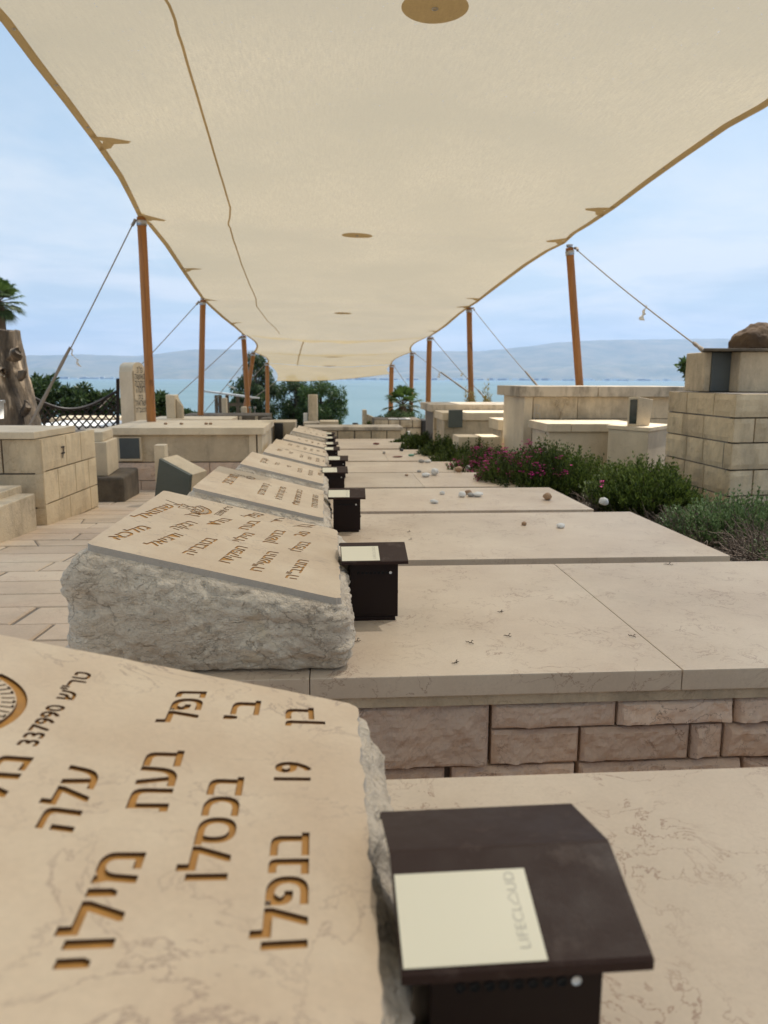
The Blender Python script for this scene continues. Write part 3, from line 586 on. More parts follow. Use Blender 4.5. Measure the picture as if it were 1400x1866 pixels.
# ------------------------------------------------------------------ lettering
_gc = {}
def glyphs(s, off=0.02):
    """outline faces of one line, text already in left-to-right drawing order"""
    if (s, off) in _gc: return _gc[(s, off)]
    feet = []
    if 'ת' in s:        # drawn from the shape of het with a foot added
        hv, _ = glyphs('ח', 0); hw = max(p[0] for p in hv) - min(p[0] for p in hv)
        for i, ch in enumerate(s):
            if ch == 'ת': pv, _ = glyphs(s[:i].replace('ת', 'ח') + 'ח', 0); feet.append(max(p[0] for p in pv) - hw)
        s_key, s = s, s.replace('ת', 'ח')
    else: s_key = s
    c = bpy.data.curves.new('line', 'FONT'); c.body = s; c.size = 1; c.offset = min(off, 0); c.resolution_u = 3 if off > 0 else 4
    o = bpy.data.objects.new('line', c); COL.objects.link(o); bpy.context.view_layer.update()
    me = o.evaluated_get(bpy.context.evaluated_depsgraph_get()).to_mesh()
    v = [(p.co.x, p.co.y) for p in me.vertices]; f = [tuple(p.vertices) for p in me.polygons]
    bpy.data.objects.remove(o); bpy.data.curves.remove(c)
    for fx in feet: k = len(v); v += [(fx - 0.085, 0.0), (fx + 0.02, 0.0), (fx + 0.02, 0.085), (fx - 0.085, 0.085)]; f.append((k, k + 1, k + 2, k + 3))
    s = s_key
    if off > 0:         # heavier strokes: four shifted copies, united when they are cut out of the stone
        v0, f0, m = v, f, len(v); v = []; f = []
        for k, (dx_, dy_) in enumerate(((1, 1), (-1, 1), (-1, -1), (1, -1))): v += [(p[0] + dx_ * off, p[1] + dy_ * off) for p in v0]; f += [tuple(i + m * k for i in q) for q in f0]
    _gc[(s, off)] = (v, f); return v, f
import re
def vis(s):              # right-to-left text into drawing order, digit runs kept
    return re.sub(r'[0-9]+', lambda m: m.group(0)[::-1], s[::-1])
def headstone(k, X0, X1, Y0, Y1, hl, hr, items, label, res, bulge=(0.035, 0.035, 0.03, 0.055), seed=0, offset=0.02, depth=0.0025, nick=0.002):
    if k: depth = 0.0013
    zs = ZS[k]; sl = (hl - hr) / (X1 - X0)
    def zt(x): return zs + hr + sl * (X1 - x)
    t = thing('headstone', label, 'headstone', ((X0 + X1) / 2, (Y0 + Y1) / 2, zs), 'pillow headstones in the row')
    rc = 0.014; loop = []      # ccw outline with normals and side weights
    cs = [(X1 - rc, Y0 + rc, -90, 0), (X1 - rc, Y1 - rc, 0, 1), (X0 + rc, Y1 - rc, 90, 2), (X0 + rc, Y0 + rc, 180, 3)]
    for ci, (cx, cy, a0, sd) in enumerate(cs):
        for q in range(7):
            a = R(a0 + 90 * q / 6); m = q / 6; bl = bulge[sd] * (1 - m) + bulge[(sd + 1) % 4] * m
            loop.append((cx + rc * math.cos(a), cy + rc * math.sin(a), math.cos(a), math.sin(a), bl))
        nx, ny = cs[(ci + 1) % 4][:2]; a = R(a0 + 90); sx, sy = cx + rc * math.cos(a), cy + rc * math.sin(a); ex, ey = nx + rc * math.cos(a), ny + rc * math.sin(a)
        n = max(2, int(math.hypot(ex - sx, ey - sy) / res))
        for q in range(1, n): loop.append((sx + (ex - sx) * q / n, sy + (ey - sy) * q / n, math.cos(a), math.sin(a), bulge[(sd + 1) % 4]))
    lp2 = []
    for (x, y, nx, ny, b) in loop:
        j = nick * (0.6 + fb((x * 30, y * 30, seed), 3)) * (1.6 if nx > 0.5 else 0.5); lp2.append((x - nx * j, y - ny * j, nx, ny, b))
    loop = lp2; n = len(loop)
    V = []; Fc = []; MI = []
    # --- top face with the letters cut out of it
    P2 = [Vector((x, y)) * 100 for x, y, *_ in loop]; E2 = [(i, (i + 1) % n) for i in range(n)]; TRI = []
    ins_ = lambda p: X0 + 0.004 < p[0] < X1 - 0.004 and Y0 + 0.004 < p[1] < Y1 - 0.004
    for gv, gf in items:
        b = len(P2); gf = [f for f in gf if all(ins_(gv[i]) for i in f)]; used = sorted({i for f in gf for i in f}); rm = {q: b + i for i, q in enumerate(used)}
        P2 += [Vector(gv[i]) * 100 for i in used]; ec = {}
        for f in gf:
            for i in range(len(f)): e = tuple(sorted((f[i], f[(i + 1) % len(f)]))); ec[e] = ec.get(e, 0) + 1
            for i in range(1, len(f) - 1): TRI.append((*gv[f[0]], *gv[f[i]], *gv[f[i + 1]]))
        E2 += [(rm[p], rm[q]) for (p, q), c_ in ec.items() if c_ == 1]
    vo, eo, fo, ov, oe, of = delaunay_2d_cdt(P2, E2, [], 0, 1e-5)
    vo = [p * 0.01 for p in vo]; C = np.array([[sum(vo[i].x for i in f) / 3, sum(vo[i].y for i in f) / 3] for f in fo]); incut = np.zeros(len(fo), bool)
    if TRI:
        T = np.array(TRI)
        for q in range(0, len(fo), 400):
            c = C[q:q + 400, None, :]; sg = []
            for (i0, i1) in ((0, 2), (2, 4), (4, 0)):
                sg.append((T[None, :, i1] - T[None, :, i0]) * (c[:, :, 1] - T[None, :, i0 + 1]) - (T[None, :, i1 + 1] - T[None, :, i0 + 1]) * (c[:, :, 0] - T[None, :, i0]))
            incut[q:q + 400] = (((sg[0] > 0) & (sg[1] > 0) & (sg[2] > 0)) | ((sg[0] < 0) & (sg[1] < 0) & (sg[2] < 0))).any(axis=1)
    Lx = np.array([[p[0], p[1]] for p in loop]); Lj = np.roll(Lx, 1, axis=0); yy = C[:, 1:2]; cond = (Lx[None, :, 1] > yy) != (Lj[None, :, 1] > yy)
    with np.errstate(divide='ignore', invalid='ignore'): xi = (Lj[:, 0] - Lx[:, 0])[None] * (yy - Lx[None, :, 1]) / (Lj[:, 1] - Lx[:, 1])[None] + Lx[None, :, 0]
    inside = (np.sum(cond & (C[:, 0:1] < xi), axis=1) % 2) == 1
    plate = [f for f, c_, i_ in zip(fo, incut, inside) if i_ and not c_]; cut = [f for f, c_, i_ in zip(fo, incut, inside) if i_ and c_]
    def ccw(f):
        a = sum(vo[f[i]].x * vo[f[(i + 1) % len(f)]].y - vo[f[(i + 1) % len(f)]].x * vo[f[i]].y for i in range(len(f))); return tuple(f) if a > 0 else tuple(f[::-1])
    plate = [ccw(f) for f in plate]; cut = [ccw(f) for f in cut]
    V = [(p.x, p.y, zt(p.x)) for p in vo]; Fc = list(plate); MI = [0] * len(plate)
    body = len(V); nv = max(6, int((hl) / res)); h_band = 0.013
    for j in range(nv + 1):
        for (x, y, nx, ny, bl) in loop:
            top = zt(x); hh = top - zs; 
            if j == 0: zz = top; o_ = 0
            elif j == 1: zz = top - h_band; o_ = 0.0005
            else:
                v = (j - 1) / (nv - 1); zz = top - h_band - (hh - h_band - 0.002) * v
                pr = min(1, v * 5) ** 0.5 * (1 - max(0, v - 0.62) ** 2 * 5.0)
                p3 = (x * 6.5 + seed, y * 6.5, zz * 7.5); p4 = (x * 22, y * 22 + seed, zz * 26); p5 = (x * 60, y * 60, zz * 75 + seed)
                rg = noise.ridged_multi_fractal(Vector(p4), 0.9, 2.2, 4, 0.9, 2.0) - 1.0
                ed = min(1, v * 14)
                o_ = bl * pr * (0.85 + 0.22 * fb(p3)) + ed * (0.005 * rg + 0.003 * fb(p5, 3) + 0.005 * fb(p4, 3) + 0.010 * (0.35 - noise.voronoi(Vector((x * 13, y * 13 + seed, zz * 19)))[0][0]) + 0.010 * (0.35 - noise.voronoi(Vector((x * 42, y * 42 + seed, zz * 60)))[0][0]))
                if v > 0.98: o_ -= 0.012
            V.append((x + nx * o_, y + ny * o_, zz))
    for j in range(nv):
        for i in range(n):
            a = body + j * n + i; b = body + j * n + (i + 1) % n; Fc.append((a, a + n, b + n, b)); MI.append(2 if j == 0 else 1)
    Fc.append(tuple(body + nv * n + i for i in range(n))[::-1]); MI.append(1)
    o = pyobj('stone_block', V, Fc, [M['stele'], M['pitched'], M['chiselled']], t, False, MI)
    me = o.data
    for p in me.polygons:
        if p.material_index == 1: p.use_smooth = res < 0.012
    # --- painted letters: floor and walls
    cnt = {}
    for f in cut:
        for i in range(len(f)): e = (f[i], f[(i + 1) % len(f)]); cnt[e] = 1
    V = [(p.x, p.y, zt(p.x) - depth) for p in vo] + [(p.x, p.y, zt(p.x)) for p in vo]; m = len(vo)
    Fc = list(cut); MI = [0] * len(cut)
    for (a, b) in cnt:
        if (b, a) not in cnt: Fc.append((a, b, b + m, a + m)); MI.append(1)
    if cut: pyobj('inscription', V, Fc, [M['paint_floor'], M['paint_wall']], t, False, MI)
    return zt
def affine_word(s, far, near, top, plane, off=0.02):
    """word s written from pixel 'far' (reader's right) to pixel 'near'; 'top' is the pixel above 'far'"""
    v, f = glyphs(vis(s), off); x0 = min(p[0] for p in v); x1 = max(p[0] for p in v)
    a = at_plane(*far, *plane); b = at_plane(*near, *plane); c = at_plane(*top, *plane)
    ex = Vector((a.x - b.x, a.y - b.y)) / (x1 - x0); ey = Vector((c.x - a.x, c.y - a.y)) / 0.60
    return [tuple(Vector((b.x, b.y)) + ex * (p[0] - x0) + ey * p[1]) for p in v], f
def line(s, x, yc, size, width=None, off=0.02, track=1.0):
    v, f = glyphs(vis(s), off); x0 = min(p[0] for p in v); x1 = max(p[0] for p in v); k = (width / (x1 - x0)) if width else size * track
    return [(x - p[1] * size, yc + (p[0] - (x0 + x1) / 2) * k) for p in v], f
def emblem(cx, cy, s):
    """engraved army emblem: sword and olive branch over a star, scroll beneath. local (u right=+Y, v up=-X)"""
    V = []; Fc = []
    def rib(pts, w, closed=False):
        n = len(pts); m = n if closed else n - 1
        for i in range(m):
            a = Vector(pts[i]); b = Vector(pts[(i + 1) % n]); d = (b - a)
            if d.length < 1e-6: continue
            d.normalize(); q = Vector((-d.y, d.x)) * w / 2; e = d * w * 0.3; k = len(V)
            V.extend([a - e - q, b + e - q, b + e + q, a - e + q]); Fc.append((k, k + 1, k + 2, k + 3))
    for r0 in (90, 210, 330): pass
    st = [(0.36 * math.cos(R(90 + 30 * i)) * (1 if i % 2 == 0 else 0.577), 0.10 + 0.36 * math.sin(R(90 + 30 * i)) * (1 if i % 2 == 0 else 0.577)) for i in range(12)]
    rib(st, 0.035, True)
    rib([(-0.30, -0.28), (0.34, 0.72)], 0.06); rib([(-0.20, -0.26), (-0.34, -0.16)], 0.05)
    br = [(-0.05, -0.25), (0.12, -0.05), (0.2, 0.15), (0.14, 0.42)]; rib(br, 0.03)
    for (u, v), a in (((0.12, -0.05), 20), ((0.17, 0.07), 150), ((0.2, 0.17), 30), ((0.17, 0.3), 140), ((0.05, -0.14), 140)):
        k = len(V); d = Vector((math.cos(R(a)), math.sin(R(a)))); q = Vector((-d.y, d.x)); c = Vector((u, v)); V.extend([c, c + d * 0.08 + q * 0.035, c + d * 0.17, c + d * 0.08 - q * 0.035]); Fc.append((k, k + 3, k + 2, k + 1))
    arc = lambda r, a0, a1, n=26: [(r * math.cos(R(a0 + (a1 - a0) * i / n)), 0.12 + r * 0.95 * math.sin(R(a0 + (a1 - a0) * i / n))) for i in range(n + 1)]
    rib(arc(0.66, 205, 335), 0.08); rib(arc(0.46, 205, 335), 0.05)
    rib([arc(0.66, 205, 335)[0], arc(0.46, 205, 335)[0]], 0.035); rib([arc(0.66, 205, 335)[-1], arc(0.46, 205, 335)[-1]], 0.035)
    for i in range(15):
        a = R(212 + 116 * i / 14); rib([(0.51 * math.cos(a), 0.12 + 0.485 * math.sin(a)), (0.60 * math.cos(a), 0.12 + 0.57 * math.sin(a))], 0.022)
        if i % 3 != 1: b = a + R(3.5); rib([(0.60 * math.cos(a), 0.12 + 0.57 * math.sin(a)), (0.60 * math.cos(b), 0.12 + 0.57 * math.sin(b))], 0.02)
    return [(cx - v.y * s, cy + v.x * s) for v in V], Fc
def plane_of(k, X1, hl, hr, wd): sl = (hl - hr) / wd; return (ZS[k] + hr + sl * X1, -sl, 0)
# nearest stone
X0, X1, Y0, Y1, hl, hr = -0.47, 0.03, 0.08, 0.775, 0.258, 0.14
pl = plane_of(0, X1, hl, hr, X1 - X0); wd = lambda *a: affine_word(*a, pl, 0.022)
it = [wd('נפל', (376, 1260), (356, 1316), (325, 1259)), wd('בעת', (335, 1368), (302, 1479), (272, 1366)), wd('מילוי', (265, 1553), (190, 1762), (192, 1553)),
      wd("ב'", (475, 1277), (468, 1312), (428, 1275)), wd('בכסלו', (444, 1416), (411, 1604), (386, 1414)), wd('בן', (570, 1290), (572, 1324), (522, 1288)), wd('19', (566, 1389), (564, 1423), (513, 1388)),
      wd('בנפלו', (562, 1517), (558, 1727), (497, 1517)), wd('טר"ש', (168, 1227), (132, 1277), (141, 1223)), wd('337990', (121, 1286), (66, 1360), (93, 1284)),
      wd('נולד', (61, 1380), (-45, 1520), (3, 1376)), wd('עלה', (186, 1402), (130, 1517), (130, 1394)), wd('תפקידו', (140, 1900), (50, 2160), (70, 1898)), wd('התשל"ז', (395, 1910), (360, 2230), (325, 1908))]
eb = at_plane(72, 1262, *pl); it.append(emblem(eb.x - 0.056, eb.y - 0.045, 0.105))
headstone(0, X0, X1, Y0, Y1, hl, hr, it, 'nearest engraved headstone with large brown Hebrew letters and the number 19', 0.008, seed=3, depth=0.0028, nick=0.003, bulge=(0.03, 0.03, 0.03, 0.05))
# second stone, the one in focus
X0, X1, Y0, Y1, hl, hr = -0.445, 0.022, 1.405, 2.085, 0.252, 0.138
pl = plane_of(1, X1, hl, hr, X1 - X0)
it = [wd('שמואל', (321, 922), (262, 946), (303, 918)), wd('מלכא', (276, 962), (216, 984), (258, 957)), wd('בן', (374, 936), (352, 941), (358, 933)), wd('רבקה', (361, 954), (325, 966), (345, 949)), wd('ודניאל', (335, 976), (282, 997), (319, 971)),
      wd('טר"ש 333908', (425, 924), (402, 940), (415, 922)), wd('נולד', (424, 947), (395, 958), (406, 944)), wd('בטבריה', (397, 983), (352, 1012), (379, 979)), wd('נפל', (482, 938), (462, 945), (464, 934)), wd('בעת', (475, 950), (451, 966), (458, 948)), wd('מילוי', (465, 973), (441, 988), (448, 970)), wd('תפקידו', (452, 998), (418, 1027), (434, 994)),
      wd('י"ד', (525, 945), (508, 952), (510, 944)), wd('בחשון', (521, 968), (497, 991), (504, 965)), wd('התשי"ח', (508, 1007), (476, 1042), (490, 1004)), wd('בן', (577, 957), (555, 961), (556, 955)), wd('20', (568, 970), (553, 978), (552, 968)), wd('בנפלו', (567, 989), (548, 1006), (549, 986)), wd('תנצב"ה', (563, 1022), (540, 1056), (545, 1019))]
ea, eb = at_plane(303, 906, *pl), at_plane(391, 929, *pl)
it.append(emblem((ea.x + eb.x) / 2 + 0.012, 1.93, (eb.x - ea.x) / 1.35))
headstone(1, X0, X1, Y0, Y1, hl, hr, it, 'sharp second headstone with an engraved sword emblem and six lines of letters', 0.0065, seed=11, bulge=(0.035, 0.03, 0.03, 0.055))
TX = [None, None,
  [(-0.37, 'משה חביב', .042), (-0.245, 'בן שרה ואברהם', .03), (-0.18, 'נפל בקרב על תל א', .028), (-0.115, 'כ ביום הכיפורים תשל"ד', .027), (-0.05, 'תהא נשמתו צרורה', .027)],
  [(-0.36, 'יעקב כהן', .04), (-0.29, 'בן רחל', .028), (-0.225, 'ויוסף', .028), (-0.16, 'נולד בכנרת', .028), (-0.10, 'נפל בעת מילוי', .028), (-0.045, 'תפקידו', .03)],
  [(-0.36, 'דוד לוי', .04), (-0.28, 'בן מרים', .03), (-0.20, 'נולד בטבריה', .028), (-0.14, 'בן 20 בנפלו', .028), (-0.08, 'נפל בקרב בגולן', .027), (-0.03, 'תנצב"ה', .027)],
  [(-0.36, 'אברהם', .04), (-0.29, 'בן לאה', .03), (-0.22, 'נולד ביבנאל', .03), (-0.16, 'נפל בעת מילוי', .028), (-0.10, 'תפקידו', .03), (-0.04, 'תנצב"ה', .027)],
  [(-0.34, 'יוסף', .04), (-0.26, 'בן חנה', .03), (-0.19, 'נולד בטבריה', .03), (-0.12, 'בן 21 בנפלו', .028), (-0.05, 'תנצב"ה', .027)],
  [(-0.34, 'חיים', .04), (-0.26, 'בן שרה', .03), (-0.17, 'נפל בקרב', .03), (-0.08, 'תנצב"ה', .03)],
  [(-0.34, 'אליהו', .04), (-0.24, 'בן דינה', .03), (-0.12, 'תנצב"ה', .03)]]
HP = {2: ((350, 882), (590, 938)), 3: ((437, 846), (590, 876)), 4: ((480, 826), (592, 851)), 5: ((490, 812), (590, 829)), 6: ((497, 802), (592, 818)), 7: ((505, 796), (592, 808)), 8: ((517, 787), (592, 800))}
hlab = {2: 'third headstone, small faint emblem and five lines near its upper left', 3: 'headstone with many short even columns of letters, fourth from the camera', 4: 'pale headstone half hidden behind the fourth, fifth from the camera', 5: 'headstone with a wide grey near edge beside the dark wall end, sixth along',
  6: 'small far headstone behind the grey-edged one, seventh along', 7: 'small far headstone just before the farthest one', 8: 'farthest headstone at the end of the row, below the stone bench'}
for k in range(2, 9):
    hl, hr = 0.25, 0.14
    n0 = NEAR[k] + 0.05; n1 = n0 + (0.66 if k < 6 else 0.72)
    X1 = at_y(*HP[k][1], n0).x; X0 = at_y(*HP[k][0], n0).x
    X0 = max(-0.52, min(-0.43, X0)); X1 = max(-0.03, min(0.03, X1)); it = []
    yc = (n0 + n1) / 2
    for x, s, sz in TX[k]: it.append(line(s, x + .004, yc + (0.0 if len(s) > 9 else 0.05), sz * 1.3, off=0.03, track=min(1.15, .56 / (len(s) * sz * 1.3 * .58))))
    if k == 2: it.append(emblem(-0.34, yc + 0.2, 0.07))
    if k == 4: it.append(emblem(-0.34, yc + 0.2, 0.06))
    headstone(k, X0, X1, n0, n1, hl, hr, it, hlab[k], 0.014 if k < 4 else 0.03, seed=k * 7, bulge=(0.035, 0.03, 0.03, 0.05))
# ------------------------------------------------------------------ memorial lamp boxes
def make_box(label):
    t = thing('candle_box', label, 'candle box', (0, 0, 0), 'brown metal candle boxes beside the headstones')
    w_, d_, h_ = 0.055, 0.112, 0.140
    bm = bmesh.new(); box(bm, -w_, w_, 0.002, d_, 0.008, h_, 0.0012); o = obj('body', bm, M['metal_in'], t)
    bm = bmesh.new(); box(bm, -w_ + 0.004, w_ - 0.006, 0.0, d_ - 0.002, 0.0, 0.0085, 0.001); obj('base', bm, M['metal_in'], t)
    # lid: bent sheet with turned-down near lip
    lw = 0.0755; prof = [(-0.022, 0.138), (-0.0222, 0.1445), (-0.020, 0.1462), (0.053, 0.1722), (0.056, 0.1726), (0.132, 0.155), (0.133, 0.149)]; th = 0.0018
    V = []; n = len(prof)
    inn = [(y + (0.0016 if i < 2 else 0), z - (0.002 if 1 < i < 6 else 0)) for i, (y, z) in enumerate(prof)]; inn[-1] = (0.1312, 0.149)
    for x in (-lw, lw):
        V += [(x, y, z) for y, z in prof] + [(x, y, z) for y, z in inn]
    m = 2 * n; Fc = []
    for i in range(n - 1):
        Fc += [(i, m + i, m + i + 1, i + 1), (n + i + 1, m + n + i + 1, m + n + i, n + i), (i, i + 1, n + i + 1, n + i), (m + i + 1, m + i, m + n + i, m + n + i + 1)]
    Fc += [(0, n, m + n, m), (n - 1, m + n - 1, m + 2 * n - 1, 2 * n - 1)]
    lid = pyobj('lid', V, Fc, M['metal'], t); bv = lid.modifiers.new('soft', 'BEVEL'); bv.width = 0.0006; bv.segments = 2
    # sticker and its printed word (the square code is left out)
    A = Vector((-lw + 0.0015, -0.0195, 0.1466)); U = Vector((1, 0, 0)); S = Vector((0, 0.073, 0.026)); 
    q = [A, A + U * 0.0855, A + U * 0.0855 + S * 0.78, A + S * 0.78]; nn = U.cross(S).normalized(); up = nn * 0.0008
    bm = bmesh.new(); hexa(bm, [p for p in q] + [p + up for p in q]); st = obj('sticker', bm, M['sticker'], t)
    sv, sf = glyphs('LIFECL', -0.018); s2, f2 = glyphs('UD', -0.018); wdt = max(p[0] for p in sv); V = []; Fc = []
    sn = S.normalized(); k_ = 0.0098; O = A + U * 0.0775 + S * 0.09 + nn * 0.0010
    def put(v, f, o_):
        b = len(V); V.extend([O + sn * ((p[0] + o_) * k_) - U * (p[1] * k_) for p in v]); Fc.extend([tuple(b + i for i in g) for g in f])
    put(sv, sf, 0); put(s2, f2, wdt + 0.95)
    cl = [(0.08 + wdt, 0.08), (0.72 + wdt, 0.08), (0.86 + wdt, 0.2), (0.84 + wdt, 0.4), (0.68 + wdt, 0.5), (0.55 + wdt, 0.68), (0.36 + wdt, 0.66), (0.26 + wdt, 0.5), (0.08 + wdt, 0.42), (0.0 + wdt, 0.24)]
    for i in range(len(cl)):
        a = Vector(cl[i]) + Vector((0.05, 0)); b = Vector(cl[(i + 1) % len(cl)]) + Vector((0.05, 0)); d = (b - a).normalized(); nq = Vector((-d.y, d.x)) * 0.022
        put([tuple(a - nq), tuple(b - nq), tuple(b + nq), tuple(a + nq)], [(0, 1, 2, 3)], 0)
    pyobj('printed_word', V, Fc, M['ink'], st)
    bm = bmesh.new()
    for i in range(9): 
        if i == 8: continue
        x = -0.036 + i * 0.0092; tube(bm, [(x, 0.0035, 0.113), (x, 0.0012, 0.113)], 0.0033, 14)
    obj('vent_holes', bm, M['hole'], t)  # black discs on the solid front paint the shade inside the holes
    bm = bmesh.new(); tube(bm, [(-0.036 + 8 * 0.0092, 0.0035, 0.113), (-0.036 + 8 * 0.0092, 0.0012, 0.113)], 0.0033, 16); obj('end_hole_light', bm, M['white'], t)  # light coming through the last hole, painted as a white disc
    bm = bmesh.new(); tube(bm, [(w_ - 0.001, 0.03, 0.06), (w_ + 0.003, 0.03, 0.06)], 0.004, 10); obj('hinge', bm, M['metal_in'], t)
    return t
bx_lab = ['largest and nearest dark brown candle box with a cream sticker', 'tall sharp dark brown candle box beside the second headstone', 'candle box with a dusty brown lid beside the third headstone', 'near-black candle box just above the dusty brown one',
  'near-black candle box beside the fifth headstone', 'candle box with a brown lid at the edge of the sixth slab', 'small far candle box with a dark stone beside it', 'second farthest small candle box', 'farthest candle box at the end of the row']
bpos = [(0.114, 0.412), (0.100, 1.70), (0, 3.07), (0, 4.52), (0, 5.88), (0, 7.6), (0, 9.2), (0, 10.9), (0, 12.75)]; bpx_ = [0, 0, 632, 611, 617, 606, 606, 605, 604]
proto = make_box(bx_lab[0])
def copy_tree(o, parent=None):
    c = o.copy(); COL.objects.link(c)
    if parent: c.parent = parent; c.matrix_parent_inverse = o.matrix_parent_inverse.copy()
    for ch in o.children:
        copy_tree(ch, c)
    return c
boxes = [proto] + [copy_tree(proto) for _ in range(8)]
for k, o in enumerate(boxes):
    x, y = bpos[k]
    if k > 1: x = at_y(bpx_[k], 880, y).x
    o.location = (x, y, ZS[k]); o.rotation_euler = (0, 0, R([0.8, 1.2, -1, 2, -1.5, 1, 2, 0, 1][k])); o['label'] = bx_lab[k]
# ------------------------------------------------------------------ pebbles and litter
def slab_of(y):
    for k in range(9):
        if NEAR[k] <= y <= FAR[k]: return ZS[k]
    return None
M['peb_w'] = stone('white_pebble', (0.78, 0.77, 0.73), (0.66, 0.66, 0.64), vstr=0.1, fine=200, rough=0.6)
M['peb_b'] = stone('brown_pebble', (0.40, 0.26, 0.16), (0.3, 0.19, 0.11), vstr=0.1, fine=200, rough=0.6)
M['peb_g'] = stone('grey_pebble', (0.40, 0.38, 0.35), (0.3, 0.29, 0.27), vstr=0.1, fine=200, rough=0.6)
def pebble(px, py, wpx, flat, mat, label, z=None, name='pebble'):
    best = None
    for k in range(9):
        p = at_z(px, py, ZS[k])
        if NEAR[k] - 0.05 <= p.y <= FAR[k] + 0.05: best = (p, ZS[k]); break
    if z is not None: best = (at_z(px, py, z), z)
    if not best: best = (on_g(px, py), zg(on_g(px, py).y))
    p, zz = best; r = wpx / 2 * p.y / F; rnd = random.Random(px)
    bm = bmesh.new(); bmesh.ops.create_icosphere(bm, subdivisions=3, radius=1)
    for v in bm.verts: d = 1 + 0.22 * fb((v.co.x * 0.9 + px, v.co.y * 0.9, v.co.z * 0.9)); v.co = Vector((v.co.x * r * d, v.co.y * r * 0.8 * d, v.co.z * r * flat * d + r * flat * 0.92))
    bmesh.ops.rotate(bm, verts=bm.verts, matrix=Matrix.Rotation(rnd.uniform(0, 3), 3, 'Z'))
    bmesh.ops.translate(bm, verts=bm.verts, vec=(0, 0, 0)); o = obj(name, bm, mat, None, True); o.location = (p.x, p.y, zz); tag(o, label, 'pebble', 'pebbles left on the tombs'); return o
PB = [(955, 957, 12, .6, 'peb_b', 'small tan pebble left of a white one on the third slab'), (1022, 962, 17, .55, 'peb_w', 'smooth white pebble on the third slab'), (791, 917, 17, .45, 'peb_w', 'white pebble alone at the left on the fourth slab'),
 (806, 901, 10, .7, 'peb_w', 'tiny white pebble behind the lone one on the fourth slab'), (842, 906, 14, .8, 'peb_w', 'leftmost white pebble of the cluster of four'), (854, 901, 13, .7, 'peb_b', 'tan pebble at the back of the cluster'), (858, 905, 16, .5, 'peb_g', 'grey pebble in the middle of the cluster'), (871, 905, 22, .45, 'peb_w', 'widest white pebble at the right of the cluster'),
 (997, 911, 21, .7, 'peb_b', 'round brown stone near the slab corner by the bush'), (776, 869, 19, .45, 'peb_w', 'flat white pebble touching a taller one on the fifth slab'), (792, 866, 18, .75, 'peb_w', 'tall white pebble right of a flat one on the fifth slab'), (764, 861, 8, .6, 'peb_g', 'tiny grey pebble at the far edge of the fifth slab'),
 (836, 860, 18, .6, 'peb_b', 'brown stone under the far bush edge'), (853, 858, 11, 1.0, 'peb_w', 'white stone beside the brown one under the bush edge'), (768, 843, 11, .6, 'peb_g', 'grey pebble on the sixth slab, left one'), (780, 843, 13, .45, 'peb_w', 'pale flat pebble on the sixth slab, right one'), (1100, 920, 18, .85, 'peb_w', 'white stone in front of the green bush'),
 (741, 867, 8, .4, 'peb_b', 'flat brown crumb at the left of the fifth slab'), (700, 827, 6, .8, 'peb_g', 'tiny dark pebble left on the seventh slab')]
for a in PB: pebble(a[0], a[1], a[2], a[3], M[a[4]], a[5])
M['redlid'] = plain('red_lid', (0.16, 0.03, 0.02), 0.4); M['greenscrap'] = plain('green_glass_scrap', (0.08, 0.28, 0.2), 0.3); M['darkscrap'] = plain('dark_scrap', (0.03, 0.03, 0.035), 0.5)
for (px, py, wp, fl, mt, nm, lb, ct) in ((725, 833, 19, .12, 'redlid', 'lid', 'flat dark red lid on the seventh slab', 'lid'), (750, 831, 14, .3, 'greenscrap', 'glass_scrap', 'green scrap right of the red lid', 'scrap'), (732, 822, 9, .6, 'darkscrap', 'scrap', 'black scrap behind the red lid', 'scrap'), (686, 810, 12, .3, 'redlid', 'petal_scrap', 'dark red scrap on the eighth slab', 'scrap')):
    o = pebble(px, py, wp, fl, M[mt], lb, None, nm); o['category'] = ct; o['group'] = 'litter on the tombs'
M['twig'] = plain('dry_twig', (0.05, 0.035, 0.022), 0.9)
TW = [(648, 1171, 20, 0.1, 'straight twig beside the rough corner of the second headstone'), (830, 1210, 16, 0.3, 'branched twig nearest the slab edge'), (856, 1173, 15, -0.5, 'short thick twig left of centre on the long slab'), (925, 1161, 14, -0.3, 'small forked twig in the middle of the long slab'), (912, 1117, 12, 0.0, 'thin twig highest on the long slab, left of the joint'),
      (1152, 1161, 12, -0.7, 'tiny twig right of the slab joint line'), (1218, 1030, 16, -0.2, 'curled twig near the far edge of the long slab'), (745, 970, 8, 0.4, 'speck-like twig left on the third slab'), (748, 984, 7, 0.2, 'second speck-like twig left on the third slab')]
for i, (px, py, wp, an, lb) in enumerate(TW):
    z = ZS[1] if py > 1012 else ZS[2]; p = at_z(px, py, z); l = wp * p.y / F; rnd = random.Random(i); t = thing('twig', lb, 'twig', (p.x, p.y, z), 'dry twigs on the slabs')
    bm = bmesh.new(); P = []
    for q in range(7): u = q / 6 - 0.5; P.append((p.x + u * l * math.cos(an) , p.y + u * l * math.sin(an) * 2 + 0.15 * l * fb((q * 0.7, i, 0)), z + 0.0015 + 0.0025 * abs(math.sin(q * 1.3 + i))))
    tube(bm, P, [0.0005 + 0.0005 * math.sin(math.pi * (q + 0.5) / 7) for q in range(7)], 5)
    for q in (4,): a = Vector(P[q]); tube(bm, [a, a + Vector((0.2 * l * math.cos(an + 1.2), 0.3 * l * math.sin(an + 1.2), 0.004)), a + Vector((0.3 * l * math.cos(an + 0.7), 0.5 * l * math.sin(an + 0.7), 0.003))], 0.0008, 4)
    obj('stalk', bm, M['twig'], t)
